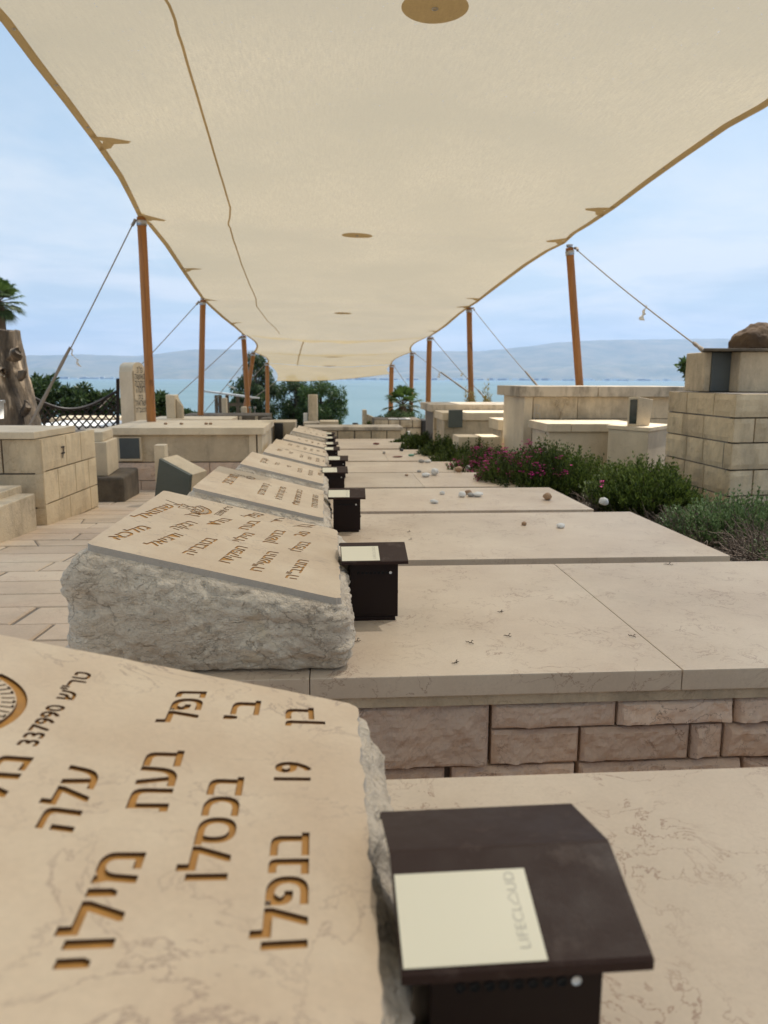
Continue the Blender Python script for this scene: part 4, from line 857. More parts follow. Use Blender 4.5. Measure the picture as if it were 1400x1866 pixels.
# ================================================================== PAVING
bm = bmesh.new(); rnd = random.Random(21); ly = bm.loops.layers.float_color.new('tint')
def paver(pts, tint):
    z = [zg(p[1]) for p in pts]; n = len(pts); cx = sum(p[0] for p in pts) / n; cy = sum(p[1] for p in pts) / n
    dz = rnd.uniform(-0.002, 0.002)
    def sh(k, zz): return [bm.verts.new((cx + (p[0] - cx) * (1 - k / max(0.05, abs(p[0] - cx) + 1e-6)) if False else p[0] + (cx - p[0]) * k, p[1] + (cy - p[1]) * k * 1.4, z[i] + zz + dz)) for i, p in enumerate(pts)]
    a = sh(0, -0.03); b = sh(0, -0.004); c = sh(0.025, 0.0)
    fs = [bm.faces.new(c)]
    for i in range(n): j = (i + 1) % n; fs += [bm.faces.new([a[i], a[j], b[j], b[i]]), bm.faces.new([b[i], b[j], c[j], c[i]])]
    for f in fs:
        for lp in f.loops: lp[ly] = (tint, tint, tint, 1)
y = -0.3
while y < 11.5:
    h = rnd.uniform(0.18, 0.235) if y < 7 else rnd.uniform(0.28, 0.4); x = -4.6 + rnd.uniform(0, 0.4); g = 0.005; sk = 0.0
    while x < (-0.57 if y > 0 else -0.5):
        l = rnd.uniform(0.38, 0.8); x2 = x + l; s2 = rnd.uniform(-0.09, 0.09) if rnd.random() < 0.45 else 0.0
        paver([(x + g, y + g), (x2 - g, y + g), (x2 - g + s2, y + h - g), (x + g + sk, y + h - g)], rnd.choice([rnd.uniform(0.25, 1.0), rnd.uniform(0.5, 0.9)]))
        x = x2; sk = s2
    y += h
struct(obj('pavement', bm, M['paver']))
bm = bmesh.new()
for a, b in ((-5.0, -0.45),): hexa(bm, [(a, -1, zg(-1) - 0.06), (b, -1, zg(-1) - 0.06), (b, 12, zg(12) - 0.06), (a, 12, zg(12) - 0.06), (a, -1, zg(-1) - 0.006), (b, -1, zg(-1) - 0.006), (b, 12, zg(12) - 0.006), (a, 12, zg(12) - 0.006)])
struct(obj('path_bedding', bm, M['mortar']))
bm = bmesh.new(); hexa(bm, [(-0.449, -1, zg(-1) - 0.3), (1.43, -1, zg(-1) - 0.3), (1.43, 13, zg(13) - 0.3), (-0.449, 13, zg(13) - 0.3), (-0.449, -1, zg(-1) - 0.22), (1.43, -1, zg(-1) - 0.22), (1.43, 13, zg(13) - 0.22), (-0.449, 13, zg(13) - 0.22)])
struct(obj('concrete_ground', bm, M['pink']))
# planting bed on the right
V = []; Fc = []; nx, ny = 30, 140
for j in range(ny + 1):
    for i in range(nx + 1):
        x = 1.495 + 2.2 * i / nx; y = 0.5 + 13 * j / ny; V.append((x, y, zg(y) + 0.02 + 0.05 * fb((x * 4, y * 4, 2)) + 0.05 * math.sin(math.pi * i / nx)))
for j in range(ny):
    for i in range(nx): a = j * (nx + 1) + i; Fc.append((a, a + 1, a + nx + 2, a + nx + 1))
stuff(tag(pyobj('garden_soil', V, Fc, M['soil'], None, True), 'dark soil of the planting bed beside the tomb row', 'soil'))
bm = bmesh.new(); y = 0.6; rnd = random.Random(8)
while y < 12: l = rnd.uniform(0.5, 0.8); hexa(bm, [(1.435, y, zg(y) - .1), (1.50, y, zg(y) - .1), (1.50, y + l - .01, zg(y + l) - .1), (1.435, y + l - .01, zg(y + l) - .1), (1.435, y, zg(y) + .09), (1.50, y, zg(y) + .09), (1.50, y + l - .01, zg(y + l) + .09), (1.435, y + l - .01, zg(y + l) + .09)], 0.006); y += l
tag(obj('garden_kerb', bm, M['cream']), 'low cream stone kerb between the slabs and the bushes', 'kerb')
# ================================================================== LEFT SIDE
def P2(px, py, Y): p = at_y(px, py, Y); return (p.x, p.y)
# low step tomb at the far left
a = on_g(66, 966); t = thing('low_tomb', 'low cream step tomb at the left edge, beside the block marked 7', 'tomb', (a.x, a.y, zg(a.y)))
X = a.x; y0 = a.y - 0.75
for nm, xx, yy0, yy1, zb, zt_, m in (('lower_step', X, y0, a.y + 0.02, zg(y0) - .05, at_y(61, 900, a.y).z, 'ashlar_plain'), ('upper_step', X - 0.10, y0 + .1, a.y + .10, at_y(61, 900, a.y).z - 0.01, at_y(38, 884, a.y + .1).z, 'ashlar_plain')):
    bm = bmesh.new(); box(bm, xx - 1.6, xx, yy0, yy1, zb, zt_, 0.006); obj(nm, bm, M[m], t)
# block marked 7
c = on_g(86, 957); e = on_g(158, 934); ztop = at_y(66, 800, c.y).z; capt = at_y(62, 787, c.y).z
fA = Vector((c.x - 2.2, c.y + 0.02)); fB = Vector((c.x, c.y)); fD = Vector((e.x, e.y + 0.25)); d = (fD - fB).normalized(); dn = Vector((-d.y, d.x))
fC = fB + (fD - fB).normalized() * ((e - c).length + 0.28)
t = thing('block_tomb', 'raised tomb of big cut stone blocks with a small black 7 painted on its side', 'tomb', (c.x, c.y, zg(c.y)))
bm = bmesh.new(); hh = (ztop - zg(c.y)); courses(bm, fA, fB, zg(c.y) - 0.03, ztop, [hh * .40, hh * .40, hh * .24], (0.34, 0.44), 0.003, 0.010, 0.04, 5, tmin=0.35, tmax=0.8); courses(bm, fB, fC, zg(c.y) - 0.08, ztop, [hh * .38, hh * .38, hh * .3], (0.20, 0.42), 0.003, 0.008, 0.04, 6, tmin=0.5, tmax=1.0)  # right face drawn from lighter tints, its stronger light put into the colour
obj('stone_courses', bm, M['ashlar'], t)
bm = bmesh.new(); q = [fA + Vector((0, .03)), fB + Vector((-.03, .03)), fC + Vector((-.03, -.02)), Vector((fA.x, fC.y))]; prism(bm, [tuple(v) for v in q], zg(c.y) - 0.1, ztop - 0.003); obj('core', bm, M['mortar'], t)
ce = at_y(126, 788, c.y + 1.0)
bm = bmesh.new(); prism(bm, [(fA.x, fA.y - .02), (fB.x - .03, fB.y - .02), (fB.x + (fC.x - fB.x) * 0.62 - .02, fB.y + (fC.y - fB.y) * 0.68), (fA.x, fC.y - .1)], ztop + 0.0, capt, 0.005); obj('cap_slab', bm, M['cream'], t)
v, f = glyphs('7', 0.0); pA = fB + (fC - fB) * 0.36; tdir = (fC - fB).normalized(); nrm = Vector((tdir.y, -tdir.x)); zz = at_y(85, 834, pA.y).z; V = []
v2 = [(p[0] * 0.11, p[1] * 0.11) for p in v]; k0 = len(v2); v2 += [(0.0, 0.028), (0.052, 0.028), (0.052, 0.037), (0.0, 0.037)]; f2 = list(f) + [(k0, k0 + 1, k0 + 2, k0 + 3)]
pyobj('painted_seven', [(pA.x - tdir.x * (0.05 - p[0]) * 1.2 + nrm.x * 0.009, pA.y - tdir.y * (0.05 - p[0]) * 1.2 + nrm.y * 0.009, zz + p[1]) for p in v2], f2, M['iron'], t)
# small pale block and the dark stone under it
t = thing('stone_block', 'pale upright stone block resting on a dark weathered stone', 'stone block', (0, 0, 0)); Y = e.y + 0.75; x0, x1, z0, z1 = bpx(152, 189, 806, 868, Y); t.location = (x0, Y, z0)
bm = bmesh.new(); box(bm, x0 - .05, x1, Y, Y + .5, z0, z1, 0.006, 0.10); obj('block', bm, M['cream'], t)
bm = bmesh.new(); box(bm, x0 - .09, x1 - .035, Y + .05, Y + .5, z1 + .001, z1 + 0.075, 0.006, 0.10); obj('upper_block', bm, M['cream'], t)
x0, x1, z0_, z1_ = bpx(158, 221, 862, 918, Y - .05); bm = bmesh.new(); box(bm, x0 - .12, x1, Y - .08, Y + .62, zg(Y) - .06, z0 - 0.001, 0.02, 0.08); tag(obj('dark_stone', bm, M['darkstone']), 'dark mossy stone under the pale upright block', 'stone')
bm = bmesh.new(); p = at_y(186, 808, 6.6)
tube(bm, [p + Vector((0, 0, -.02)), p, p + Vector((0, 0, .015)), p + Vector((0, 0, .03)), p + Vector((0, 0, .035))], [.07, .10, .12, .125, .10], 20); tag(obj('white_dish', bm, M['white']), 'white plastic dish behind the pale block', 'dish')
# wall tomb with overhanging cap and dark plaque
Ya = on_g(215, 893).y; x0, x1, zb, zt_ = bpx(207, 470, 792, 880, Ya)
t = thing('wall_tomb', 'long low tomb with a smooth overhanging cap and a dark square plaque', 'tomb', (x0, Ya, zg(Ya)))
zmid = at_y(300, 842, Ya).z
bm = bmesh.new(); box(bm, x0, x1 - .03, Ya, Ya + 1.15, zmid, zt_, 0.008); obj('upper_wall', bm, M['ashlar_plain'], t)
bm = bmesh.new(); courses(bm, (x0 - .02, Ya - .02), (x1 - .02, Ya - .02), zg(Ya) - .05, zmid - .003, [.16, .09], (.35, .55), .006, .006, .04, 3, tmin=.2, tmax=.6); obj('base_courses', bm, M['pink'], t)
bm = bmesh.new(); box(bm, x0, x1 - .05, Ya + .04, Ya + 1.1, zg(Ya) - .1, zmid - .004); obj('core', bm, M['mortar'], t)
xa, xb, za, zc_ = bpx(190, 481, 774, 790, Ya - .05); bm = bmesh.new(); box(bm, xa, xb, Ya - .06, Ya + 1.22, zt_ + .001, zt_ + .065, .005); obj('cap_slab', bm, M['cream'], t)
bm = bmesh.new(); xq, xr, _, _ = bpx(455, 468, 792, 880, Ya); box(bm, xq, xr, Ya - .012, Ya + .1, zg(Ya), zt_ - .002, .004); box(bm, xr + .012, xb - .02, Ya - .02, Ya + 1.1, zg(Ya), zt_ - .003, .004); obj('end_slab', bm, M['cream'], t)
xa, xb, za, zb_ = bpx(215, 258, 796, 840, Ya - .03)
for u0, u1, w0, w1 in ((xa, xb, zb_ - .014, zb_), (xa, xb, za, za + .014), (xa, xa + .014, za + .0145, zb_ - .0145), (xb - .014, xb, za + .0145, zb_ - .0145)):
    pass
bm = bmesh.new(); box(bm, xa, xb, Ya - .028, Ya - .001, za, zb_, .003); o = obj('plaque_frame', bm, M['cream'], t); bm = bmesh.new(); box(bm, xa + .016, xb - .016, Ya - .034, Ya - .0285, za + .02, zb_ - .012, .002); obj('plaque', bm, M['grey_slate'], o)
for i, (px, py) in enumerate(((302, 773), (331, 772), (376, 773), (384, 775))):
    pp = at_y(px, py, Ya + .4); bm = bmesh.new(); rr = .018; bmesh.ops.create_icosphere(bm, subdivisions=2, radius=rr)
    for v in bm.verts: v.co.z *= .6; v.co *= 1 + .3 * fb((v.co.x * 60, v.co.y * 60, i))
    o = obj('pebble', bm, M['peb_b'], None, True); o.location = (pp.x, pp.y, zt_ + .075); tag(o, ['brown pebble on the smooth cap, leftmost', 'brown pebble on the smooth cap, second from the left', 'brown pebble on the smooth cap, third from the left', 'brown pebble at the right end of the pebbles on the smooth cap'][i], 'pebble', 'pebbles on the smooth cap')
# leaning slate lectern stone
Yl = 5.7; C = [at_y(278, 897, Yl), at_y(338, 930, Yl - .06), at_y(346, 866, Yl - .06), at_y(290, 836, Yl)]
t = thing('lectern_stone', 'leaning grey-green slate stone with a cream top edge behind the second headstone', 'stone', tuple(C[0]))
bk = Vector((.10, .16, .015))
bm = bmesh.new(); hexa(bm, [C[0] + Vector((0, 0, -.12)), C[1] + Vector((0, 0, -.12)), C[1] + bk * .15 + Vector((0, 0, -.12)), C[0] + bk * .15 + Vector((0, 0, -.12)), C[3], C[2], C[2] + bk * .15, C[3] + bk * .15], .002); obj('slate_face', bm, M['green_slate'], t)
b2 = bk * .16; bm = bmesh.new(); hexa(bm, [C[0] + b2 + Vector((0, 0, -.12)), C[1] + b2 + Vector((0, 0, -.12)), C[1] + bk + Vector((0, 0, -.12)), C[0] + bk + Vector((0, 0, -.12)), C[3] + b2, C[2] + b2, C[2] + bk, C[3] + bk], .003); obj('cream_backing', bm, M['cream'], t)
q0, q1, z0, z1 = bpx(285, 304, 810, 840, Yl + .12); bm = bmesh.new(); box(bm, q0, q1, Yl + .05, Yl + .17, z0 - .2, z1, .003); obj('upright_piece', bm, M['cream'], t)
# round-topped gravestone
def arch_stone(name, label, px0, px1, pyt, Y, zb, dep, mat, rot, parts=True):
    x0, x1, _, z1 = bpx(px0, px1, pyt, pyt + 100, Y); t = thing(name, label, 'gravestone', ((x0 + x1) / 2, Y, zb)); wd_ = x1 - x0; return t, x0, x1, z1
Yg = Ya + 1.9; pL = at_y(216, 770, Yg); zb = zg(Yg)
t = thing('gravestone', 'tall round-topped cream gravestone with black Hebrew lines on its right face', 'gravestone', (pL.x, Yg, zb))
# wide sides face the camera-left; inscribed face looks to the right-front
A = at_y(219, 720, Yg); B = at_y(243, 720, Yg - .12); Cc = at_y(267, 720, Yg + .16); A, B, Cc = [Vector((p.x, p.y)) for p in (A, B, Cc)]
ztop_ = at_y(240, 660, Yg).z; zsh = at_y(240, 676, Yg).z; D = A + (Cc - B)
bm = bmesh.new(); prism(bm, [tuple(A), tuple(B), tuple(Cc), tuple(D)], zb - .1, zsh, .006)
u = (Cc - B); n = 14; ring0 = []; ring1 = []
for i in range(n + 1):
    a = math.pi * i / n; s = 0.5 - 0.5 * math.cos(a) * .92; hz = zsh + (ztop_ - zsh) * math.sin(a) ** .8; p = B + u * s; q = A + u * s; ring0.append(bm.verts.new((p.x, p.y, hz))); ring1.append(bm.verts.new((q.x, q.y, hz)))
for i in range(n): bm.faces.new([ring0[i], ring0[i + 1], ring1[i + 1], ring1[i]])
bm.faces.new(ring0[::-1]); bm.faces.new(ring1); obj('stone', bm, M['cream'], t)
nn = Vector((u.y, -u.x)).normalized() * .012; V = []; Fc = []; ud = u.normalized(); un = u.length
def on_face(v, f, s0, z0, k):
    b = len(V); V.extend([((B + ud * (s0 + p[0] * k) + nn).x, (B + ud * (s0 + p[0] * k) + nn).y, z0 + p[1] * k) for p in v]); Fc.extend([tuple(b + i for i in g) for g in f])
for i, (s, k) in enumerate((('פ"נ', .10), ('האשה', .10), ('היקרה', .10), ('חנה', .12), ('בת', .08), ('ישראל', .10), ('תנצב"ה', .10))):
    v, f = glyphs(vis(s), 0); wdt = max(p[0] for p in v) * k; k2 = min(k, un * .86 / max(p[0] for p in v)); on_face(v, f, un / 2 - max(p[0] for p in v) * k2 / 2, zsh - .02 - i * (zsh - at_y(255, 762, Yg).z) / 7.2, k2)
pyobj('inscription', V, Fc, M['iron'], t)
bm = bmesh.new(); 
for s in (.05, .95): p = B + u * s; tube(bm, [(p.x + nn.x * .4, p.y + nn.y * .4, zb), (p.x + nn.x * .4, p.y + nn.y * .4, zsh)], .006, 6)
obj('face_moulding', bm, M['ashlar_plain'], t)
# small broken gravestone
Yb = Ya + 3.0; x0, x1, z0, z1 = bpx(303, 324, 719, 780, Yb); t = thing('gravestone', 'small broken gravestone with a jagged brown inner face right of the tall post', 'gravestone', (x0, Yb, zg(Yb)))
bm = bmesh.new(); prism(bm, [(x0, Yb), (x1 - .03, Yb), (x1, Yb + .12), (x0, Yb + .14)], zg(Yb), [z1, z1 - .01, z1, z1], .01); obj('stone', bm, M['cream'], t)
x2 = at_y(332, 740, Yb).x; bm = bmesh.new(); prism(bm, [(x1 - .02, Yb + .02), (x2, Yb + .02), (x2, Yb + .12), (x1 - .01, Yb + .12)], zg(Yb), [z1 - .05, z1 - .14, z1 - .16, z1 - .02], .012); obj('broken_side', bm, M['ashlar_plain'], t)
# long light ledges and tomb tops behind the iron fence
def slab_px(nm, lab, cat, px0, px1, pyt, pyb, Y, dep, mat, bev=.006, group=None, ground=True, rot=0):
    x0, x1, z0, z1 = bpx(px0, px1, pyt, pyb, Y); bm = bmesh.new(); box(bm, x0, x1, Y, Y + dep, zg(Y) - .1 if ground else z0, z1, bev, rot); return tag(obj(nm, bm, M[mat]), lab, cat, group)
slab_px('white_tomb', 'sunlit white tomb top behind the iron lattice fence', 'tomb', 55, 200, 776, 786, 9.3, 1.2, 'white')
slab_px('pale_tomb', 'long pale tomb top left of the round-topped gravestone, higher one behind the fence', 'tomb', 90, 212, 762, 772, 12.5, .9, 'ashlar_plain')
slab_px('pale_tomb', 'pale tomb between the big post and the second post', 'tomb', 268, 420, 764, 780, 9.8, .8, 'cream')
slab_px('dark_tomb', 'dark rough tomb row behind the smooth cap, below the pergola', 'tomb', 330, 488, 757, 790, 13.0, 1.0, 'darkstone')
for i, (a, b) in enumerate(((410, 416), (436, 441), (465, 470))): slab_px('joint_stone', ['pale upright joint in the dark tomb row, left', 'pale upright joint in the dark tomb row, middle', 'pale upright joint in the dark tomb row, right'][i], 'stone', a, b, 759, 790, 12.96, .05, 'ashlar_plain', .002, 'joint stones of the dark tomb row')
slab_px('dark_pillar', 'dark stone pillar at the foot of the fifth left post', 'pillar', 475, 494, 762, 800, 12.5, .4, 'darkstone', .02)
slab_px('grey_tomb', 'small grey tomb with a dark opening left of the farthest headstones', 'tomb', 492, 538, 769, 795, 13.6, .8, 'ashlar_plain')
slab_px('niche_shade', 'black slab painting the shade in the opening of the small grey tomb', 'stone', 500, 516, 771, 792, 13.5, .05, 'basalt')  # flat black slab stands in for the shade inside the tomb opening
slab_px('cream_gravestone', 'little cream block standing left of the leaning posts', 'gravestone', 404, 413, 725, 760, 14, .15, 'cream', .01)
slab_px('cream_gravestone', 'small pink-white block at the foot of the leaning posts', 'gravestone', 439, 449, 741, 760, 14.1, .15, 'cream', .02)
bm = bmesh.new(); p = at_y(460, 748, 14.2)
for dx_ in (-.045, .045):
    tube(bm, [p + Vector((dx_, 0, -.15)), p + Vector((dx_, 0, .04))], .012, 8); tube(bm, [p + Vector((dx_, 0, .04)), p + Vector((dx_, 0, .075))], [.03, .025], 8)
tag(obj('twin_candlestick', bm, M['peb_g']), 'pair of small pale candle holders right of the leaning posts', 'candle holder')
# pruned tree trunk
Yt = 7.6; p0 = at_y(18, 785, Yt)
t = thing('pruned_tree', 'thick pruned tree trunk with peeling pale bark and sawn stubs', 'tree', (p0.x, Yt, zg(Yt)))
bm = bmesh.new(); rings = []; zT = at_y(0, 598, Yt).z; zB = zg(Yt); n = 56; mlev = 70
for j in range(mlev + 1):
    v = j / mlev; z = zB + (zT - zB) * v; cx = at_y(-2 + 22 * (1 - v) , 700, Yt).x - .08; r = .19 + .17 * (1 - v) ** 1.3 + .10 * max(0, .25 - v); row = []
    for i in range(n):
        a = 2 * math.pi * i / n; q = (math.cos(a) * 1.4, math.sin(a) * 1.4, z * 1.1)
        d = 1 + .16 * fb(q) + .05 * fb((q[0] * 4, q[1] * 4, z * 3)) + .06 * noise.ridged_multi_fractal(Vector((q[0] * 2.5, q[1] * 2.5, z * .9)), .9, 2.1, 3, .8, 2.) - .06
        row.append(bm.verts.new((cx + r * d * math.cos(a), Yt + .3 + r * d * math.sin(a), z + (0.03 * fb((a, 1, 1)) if j == mlev else 0))))
    rings.append(row)
for j in range(mlev):
    for i in range(n): f = bm.faces.new([rings[j][i], rings[j][(i + 1) % n], rings[j + 1][(i + 1) % n], rings[j + 1][i]]); f.smooth = True
bm.faces.new(rings[-1])
def barkmat():
    m, nt, p, o = newmat('peeling_bark'); lk = nt.links; V = nd(nt, 'ShaderNodeTexCoord').outputs['Object']
    mp = nd(nt, 'ShaderNodeMapping'); mp.inputs['Scale'].default_value = (5, 5, 1.5); lk.new(V, mp.inputs[0])
    n = nd(nt, 'ShaderNodeTexNoise', i_Scale=1.0, i_Detail=9.0, i_Roughness=0.62, i_Distortion=0.6); lk.new(mp.outputs[0], n.inputs['Vector'])
    c = ramp(nt, n.outputs[0], [(0.42, (0.05, 0.038, 0.027)), (0.55, (0.16, 0.12, 0.08)), (0.60, (0.44, 0.34, 0.235)), (0.72, (0.60, 0.50, 0.37))]); lk.new(c, p.inputs['Base Color']); p.inputs['Roughness'].default_value = .9
    b = nd(nt, 'ShaderNodeBump', i_Strength=1.0, i_Distance=0.04); lk.new(n.outputs[0], b.inputs['Height']); n2 = nd(nt, 'ShaderNodeTexNoise', i_Scale=25.0, i_Detail=6.0); lk.new(V, n2.inputs['Vector'])
    b2 = nd(nt, 'ShaderNodeBump', i_Strength=.6, i_Distance=0.01); lk.new(n2.outputs[0], b2.inputs['Height']); lk.new(b.outputs[0], b2.inputs['Normal']); lk.new(b2.outputs[0], p.inputs['Normal']); return m
M['bark'] = barkmat(); obj('trunk', bm, M['bark'], t)
for (px, py, qx, qy, r) in ((22, 655, 33, 642, .045), (34, 690, 48, 674, .03), (46, 752, 52, 738, .04), (-6, 676, 4, 678, .05)):
    a = at_y(px, py, Yt + .1); b = at_y(qx, qy, Yt + .02); bm = bmesh.new(); tube(bm, [a, a.lerp(b, .5), b.lerp(a, .1), b], [r * .9, r * .9, r * 1.0, r * .6], 14)
    for v in bm.verts: v.co += Vector((fb(v.co * 14), fb(v.co * 14 + Vector((3, 3, 3))), fb(v.co * 14 + Vector((7, 1, 1))))) * .04
    obj('sawn_stub', bm, M['bark'], t)
p = at_y(-2, 785, 6.2); t = thing('plant_pot', 'white flower pot on the cap of the block tomb, at the left edge', 'pot', (p.x, p.y, capt))
bm = bmesh.new(); tube(bm, [(p.x, p.y, capt), (p.x, p.y, capt + .12), (p.x, p.y, capt + .121), (p.x, p.y, capt + .14)], [.042, .052, .062, .062], 20); obj('pot', bm, M['white'], t)
# iron lattice fence with a sagging top bar
t = thing('iron_fence', 'black iron lattice fence with a sagging curved top bar', 'fence', tuple(at_y(60, 790, 8.2)))
def fpt(px, py): 
    Y = 8.6 + (px - 50) / 160 * .6; return at_y(px, py, Y)
top = lambda px: 712 + 32 * math.sin(math.pi * (px - 45) / 170) ** 1.0 + (215 - px) * .02
bm = bmesh.new()
for s in range(-10, 26):
    for sg in (1, -1):
        x = 52 + s * 14; P = []
        for k in range(60):
            py = 808 - k * 2; px = x + sg * (808 - py) * .9 + (60 if sg < 0 else -30)
            if 52 <= px <= 214 and top(px) <= py <= 795 + (px - 150) * .1: P.append(fpt(px, py))
        if len(P) > 1: tube(bm, [P[0], P[-1]], .009, 5)
obj('lattice', bm, M['iron'], t)
bm = bmesh.new(); tube(bm, [fpt(52 + 162 * i / 24, top(52 + 162 * i / 24)) for i in range(25)], .018, 7); obj('top_bar', bm, M['iron'], t)
bm = bmesh.new(); tube(bm, [fpt(215, 690), fpt(215, 800)], .02, 7); obj('fence_post', bm, M['iron'], t)
slab_px('backing_board', 'black backing board edge right of the round-topped gravestone', 'panel', 262, 268, 696, 770, 9.4, .2, 'iron', .004)
# pergola beside the leaning posts
Yp = 24.0; a = at_y(372, 711, Yp); b = at_y(455, 722, Yp)
t = thing('pergola', 'small pergola with a white sheet roof and dark timber legs', 'pergola', (a.x, Yp, zg(Yp)))
bm = bmesh.new(); hexa(bm, [a + Vector((0, 0, -.06)), b + Vector((0, 0, -.06)), b + Vector((.1, 2.4, -.14)), a + Vector((.1, 2.4, -.14)), a, b, b + Vector((.1, 2.4, -.09)), a + Vector((.1, 2.4, -.09))], .01); obj('roof', bm, M['roofsheet'], t)
bm = bmesh.new(); q = at_y(392, 735, Yp); r_ = at_y(450, 738, Yp); box(bm, q.x, r_.x, Yp + .3, Yp + .4, q.z - .09, q.z); obj('cross_beam', bm, M['darkstone'], t)
for px in (394, 401, 414, 433):
    q = at_y(px, 720, Yp + .35); bm = bmesh.new(); box(bm, q.x - .05, q.x + .05, Yp + .31, Yp + .41, zg(Yp), q.z, .01); obj('leg', bm, M['darkstone'], t)
# ================================================================== FAR END
Ye = 13.9; x0, x1, z0, z1 = bpx(556, 732, 778, 805, Ye)
t = thing('bench_wall', 'low stone bench wall with a smooth cap closing the row of tombs', 'wall', (x0, Ye, zg(Ye)))
bm = bmesh.new(); courses(bm, (x0, Ye), (x1, Ye), zg(Ye) - .15, z1 - .06, [.30, .2], (.24, .34), .003, .02, .05, 2, tmin=.3, tmax=.6); obj('stone_courses', bm, M['ashlar'], t)
bm = bmesh.new(); box(bm, x0 + .02, x1 - .02, Ye + .04, Ye + .6, zg(Ye) - .2, z1 - .061); obj('core', bm, M['mortar'], t)
bm = bmesh.new(); box(bm, x0 - .02, x1 + .02, Ye - .04, Ye + .75, z1 - .06, z1, .006); obj('cap_slab', bm, M['cap'], t)
slab_px('slanted_tomb', 'slanted brown tomb lid standing on the left of the bench wall', 'tomb', 553, 582, 770, 782, 14.9, .7, 'cap', .01)
slab_px('sunlit_tomb', 'bright cream tomb top beyond the bench wall', 'tomb', 583, 617, 768, 780, 15.9, .6, 'cream')
slab_px('white_box', 'small white box left of the tall stone stele', 'box', 553, 560, 753, 768, 15.6, .15, 'white', .005)
Ys = 15.5; x0, x1, z0, z1 = bpx(561, 579, 719, 770, Ys); bm = bmesh.new(); hexa(bm, [(x0, Ys, zg(Ys)), (x1, Ys, zg(Ys)), (x1, Ys + .15, zg(Ys)), (x0, Ys + .15, zg(Ys)), (x0 + .02, Ys, z1), (x1 - .01, Ys, z1 - .005), (x1, Ys + .15, z1), (x0, Ys + .15, z1)], .012)
bmesh.ops.subdivide_edges(bm, edges=bm.edges[:], cuts=2, use_grid_fill=True)
for v in bm.verts: v.co += Vector((1, .6, 0)) * .012 * fb(v.co * 9)
tag(obj('stone_stele', bm, M['brownrock'] if False else M['ashlar_plain']), 'tall rough stone stele in front of the dark trees', 'stele')
slab_px('low_stone', 'short dark post just right of the far tomb tops, against the lake', 'stone', 643, 653, 771, 780, 14.8, .15, 'basalt', .01)
Yf = 18.0; x0, x1, z0, z1 = bpx(661, 669, 747, 775, Yf); bm = bmesh.new(); xe = at_y(697, 768, Yf).x
prism(bm, [(x0, Yf), (x1, Yf), (x1, Yf + .3), (x0, Yf + .3)], zg(Yf), z1, .02); tag(obj('upright_stone', bm, M['ashlar_plain']), 'upright stone at the left of the far green bank', 'stone')
bm = bmesh.new(); prism(bm, [(x1 + .003, Yf + .02), (xe, Yf + .02), (xe, Yf + .28), (x1 + .003, Yf + .28)], zg(Yf), [z1 - .10, z1 - .25, z1 - .25, z1 - .10], .01); tag(obj('sloping_stone', bm, M['ashlar_plain']), 'sloping stone leaning against the upright stone', 'stone')
t = thing('stone_wall', 'far rough stone wall with a dark pillar under the palm', 'wall', tuple(at_y(690, 790, 16.4))); Yw = 16.4; x0, x1, z0, z1 = bpx(682, 768, 765, 795, Yw)
bm = bmesh.new(); courses(bm, (x0, Yw), (x1, Yw), zg(Yw) - .1, z1, [.17, .2], (.22, .4), .012, .02, .05, 12, tmin=.1, tmax=.9); obj('stone_courses', bm, M['ashlar_plain'], t)
bm = bmesh.new(); box(bm, x0 + .02, x1, Yw + .03, Yw + 1.2, zg(Yw) - .1, z1 + .002); obj('core', bm, M['darkstone'], t)
x2 = at_y(785, 770, Yw).x; bm = bmesh.new(); box(bm, x1 + .003, x2, Yw - .1, Yw + .5, zg(Yw) - .1, z1, .03); obj('dark_pillar', bm, M['basalt'], t)
for i, (a, b) in enumerate(((709, 726), (728, 748))): slab_px('white_ledge', ['white ledge stone on the far wall, left one', 'white ledge stone on the far wall, right one'][i], 'ledge', a, b, 763, 766, 16.5, .25, 'white', .004, 'white ledge stones', False)
slab_px('white_stone', 'small white stone in the bushes below the far wall', 'stone', 742, 748, 786, 790, 15.2, .08, 'white', .008)
# ================================================================== RIGHT SIDE
# R5: low wall with grey plaque
Yr = 10.5; x0, x1, z0, z1 = bpx(790, 985, 737, 800, Yr)
t = thing('low_wall', 'low tomb wall with stained cap and a grey plaque in front of the lake', 'wall', (x0, Yr, zg(Yr)))
bm = bmesh.new(); courses(bm, (x0, Yr), (x1, Yr), zg(Yr) - .1, z1 - .10, [.24, .26, .3], (.4, .6), .003, .008, .05, 9, tmin=.5, tmax=.8); obj('stone_courses', bm, M['ashlar'], t)
bm = bmesh.new(); box(bm, x0 + .02, x1, Yr + .04, Yr + 1.0, zg(Yr) - .1, z1 - .101); obj('core', bm, M['mortar'], t)
bm = bmesh.new(); box(bm, x0 - .05, x1, Yr - .05, Yr + 1.1, z1 - .10, z1, .006); obj('cap_slab', bm, M['cap'], t)
Y6 = 9.7; x0, x1, z0, z1 = bpx(806, 985, 752, 800, Y6)
t = thing('front_tomb', 'tomb with a cream top standing before the low stained wall', 'tomb', (x0, Y6, zg(Y6)))
bm = bmesh.new(); box(bm, x0 + .03, x1, Y6 + .03, Y6 + .72, zg(Y6) - .1, z1 - .10, .004); obj('body', bm, M['ashlar_plain'], t)
bm = bmesh.new(); box(bm, x0, x1, Y6, Y6 + .75, z1 - .098, z1, .006); obj('cap_slab', bm, M['cream'], t)
xa, xb, za, zb_ = bpx(818, 843, 747, 779, Y6 - .04); bm = bmesh.new(); box(bm, xa, xb, Y6 - .05, Y6 - .002, za, zb_, .004); obj('plaque', bm, M['green_slate'], t)
Y7 = 8.6; x0, x1, z0, z1 = bpx(912, 968, 766, 800, Y7)
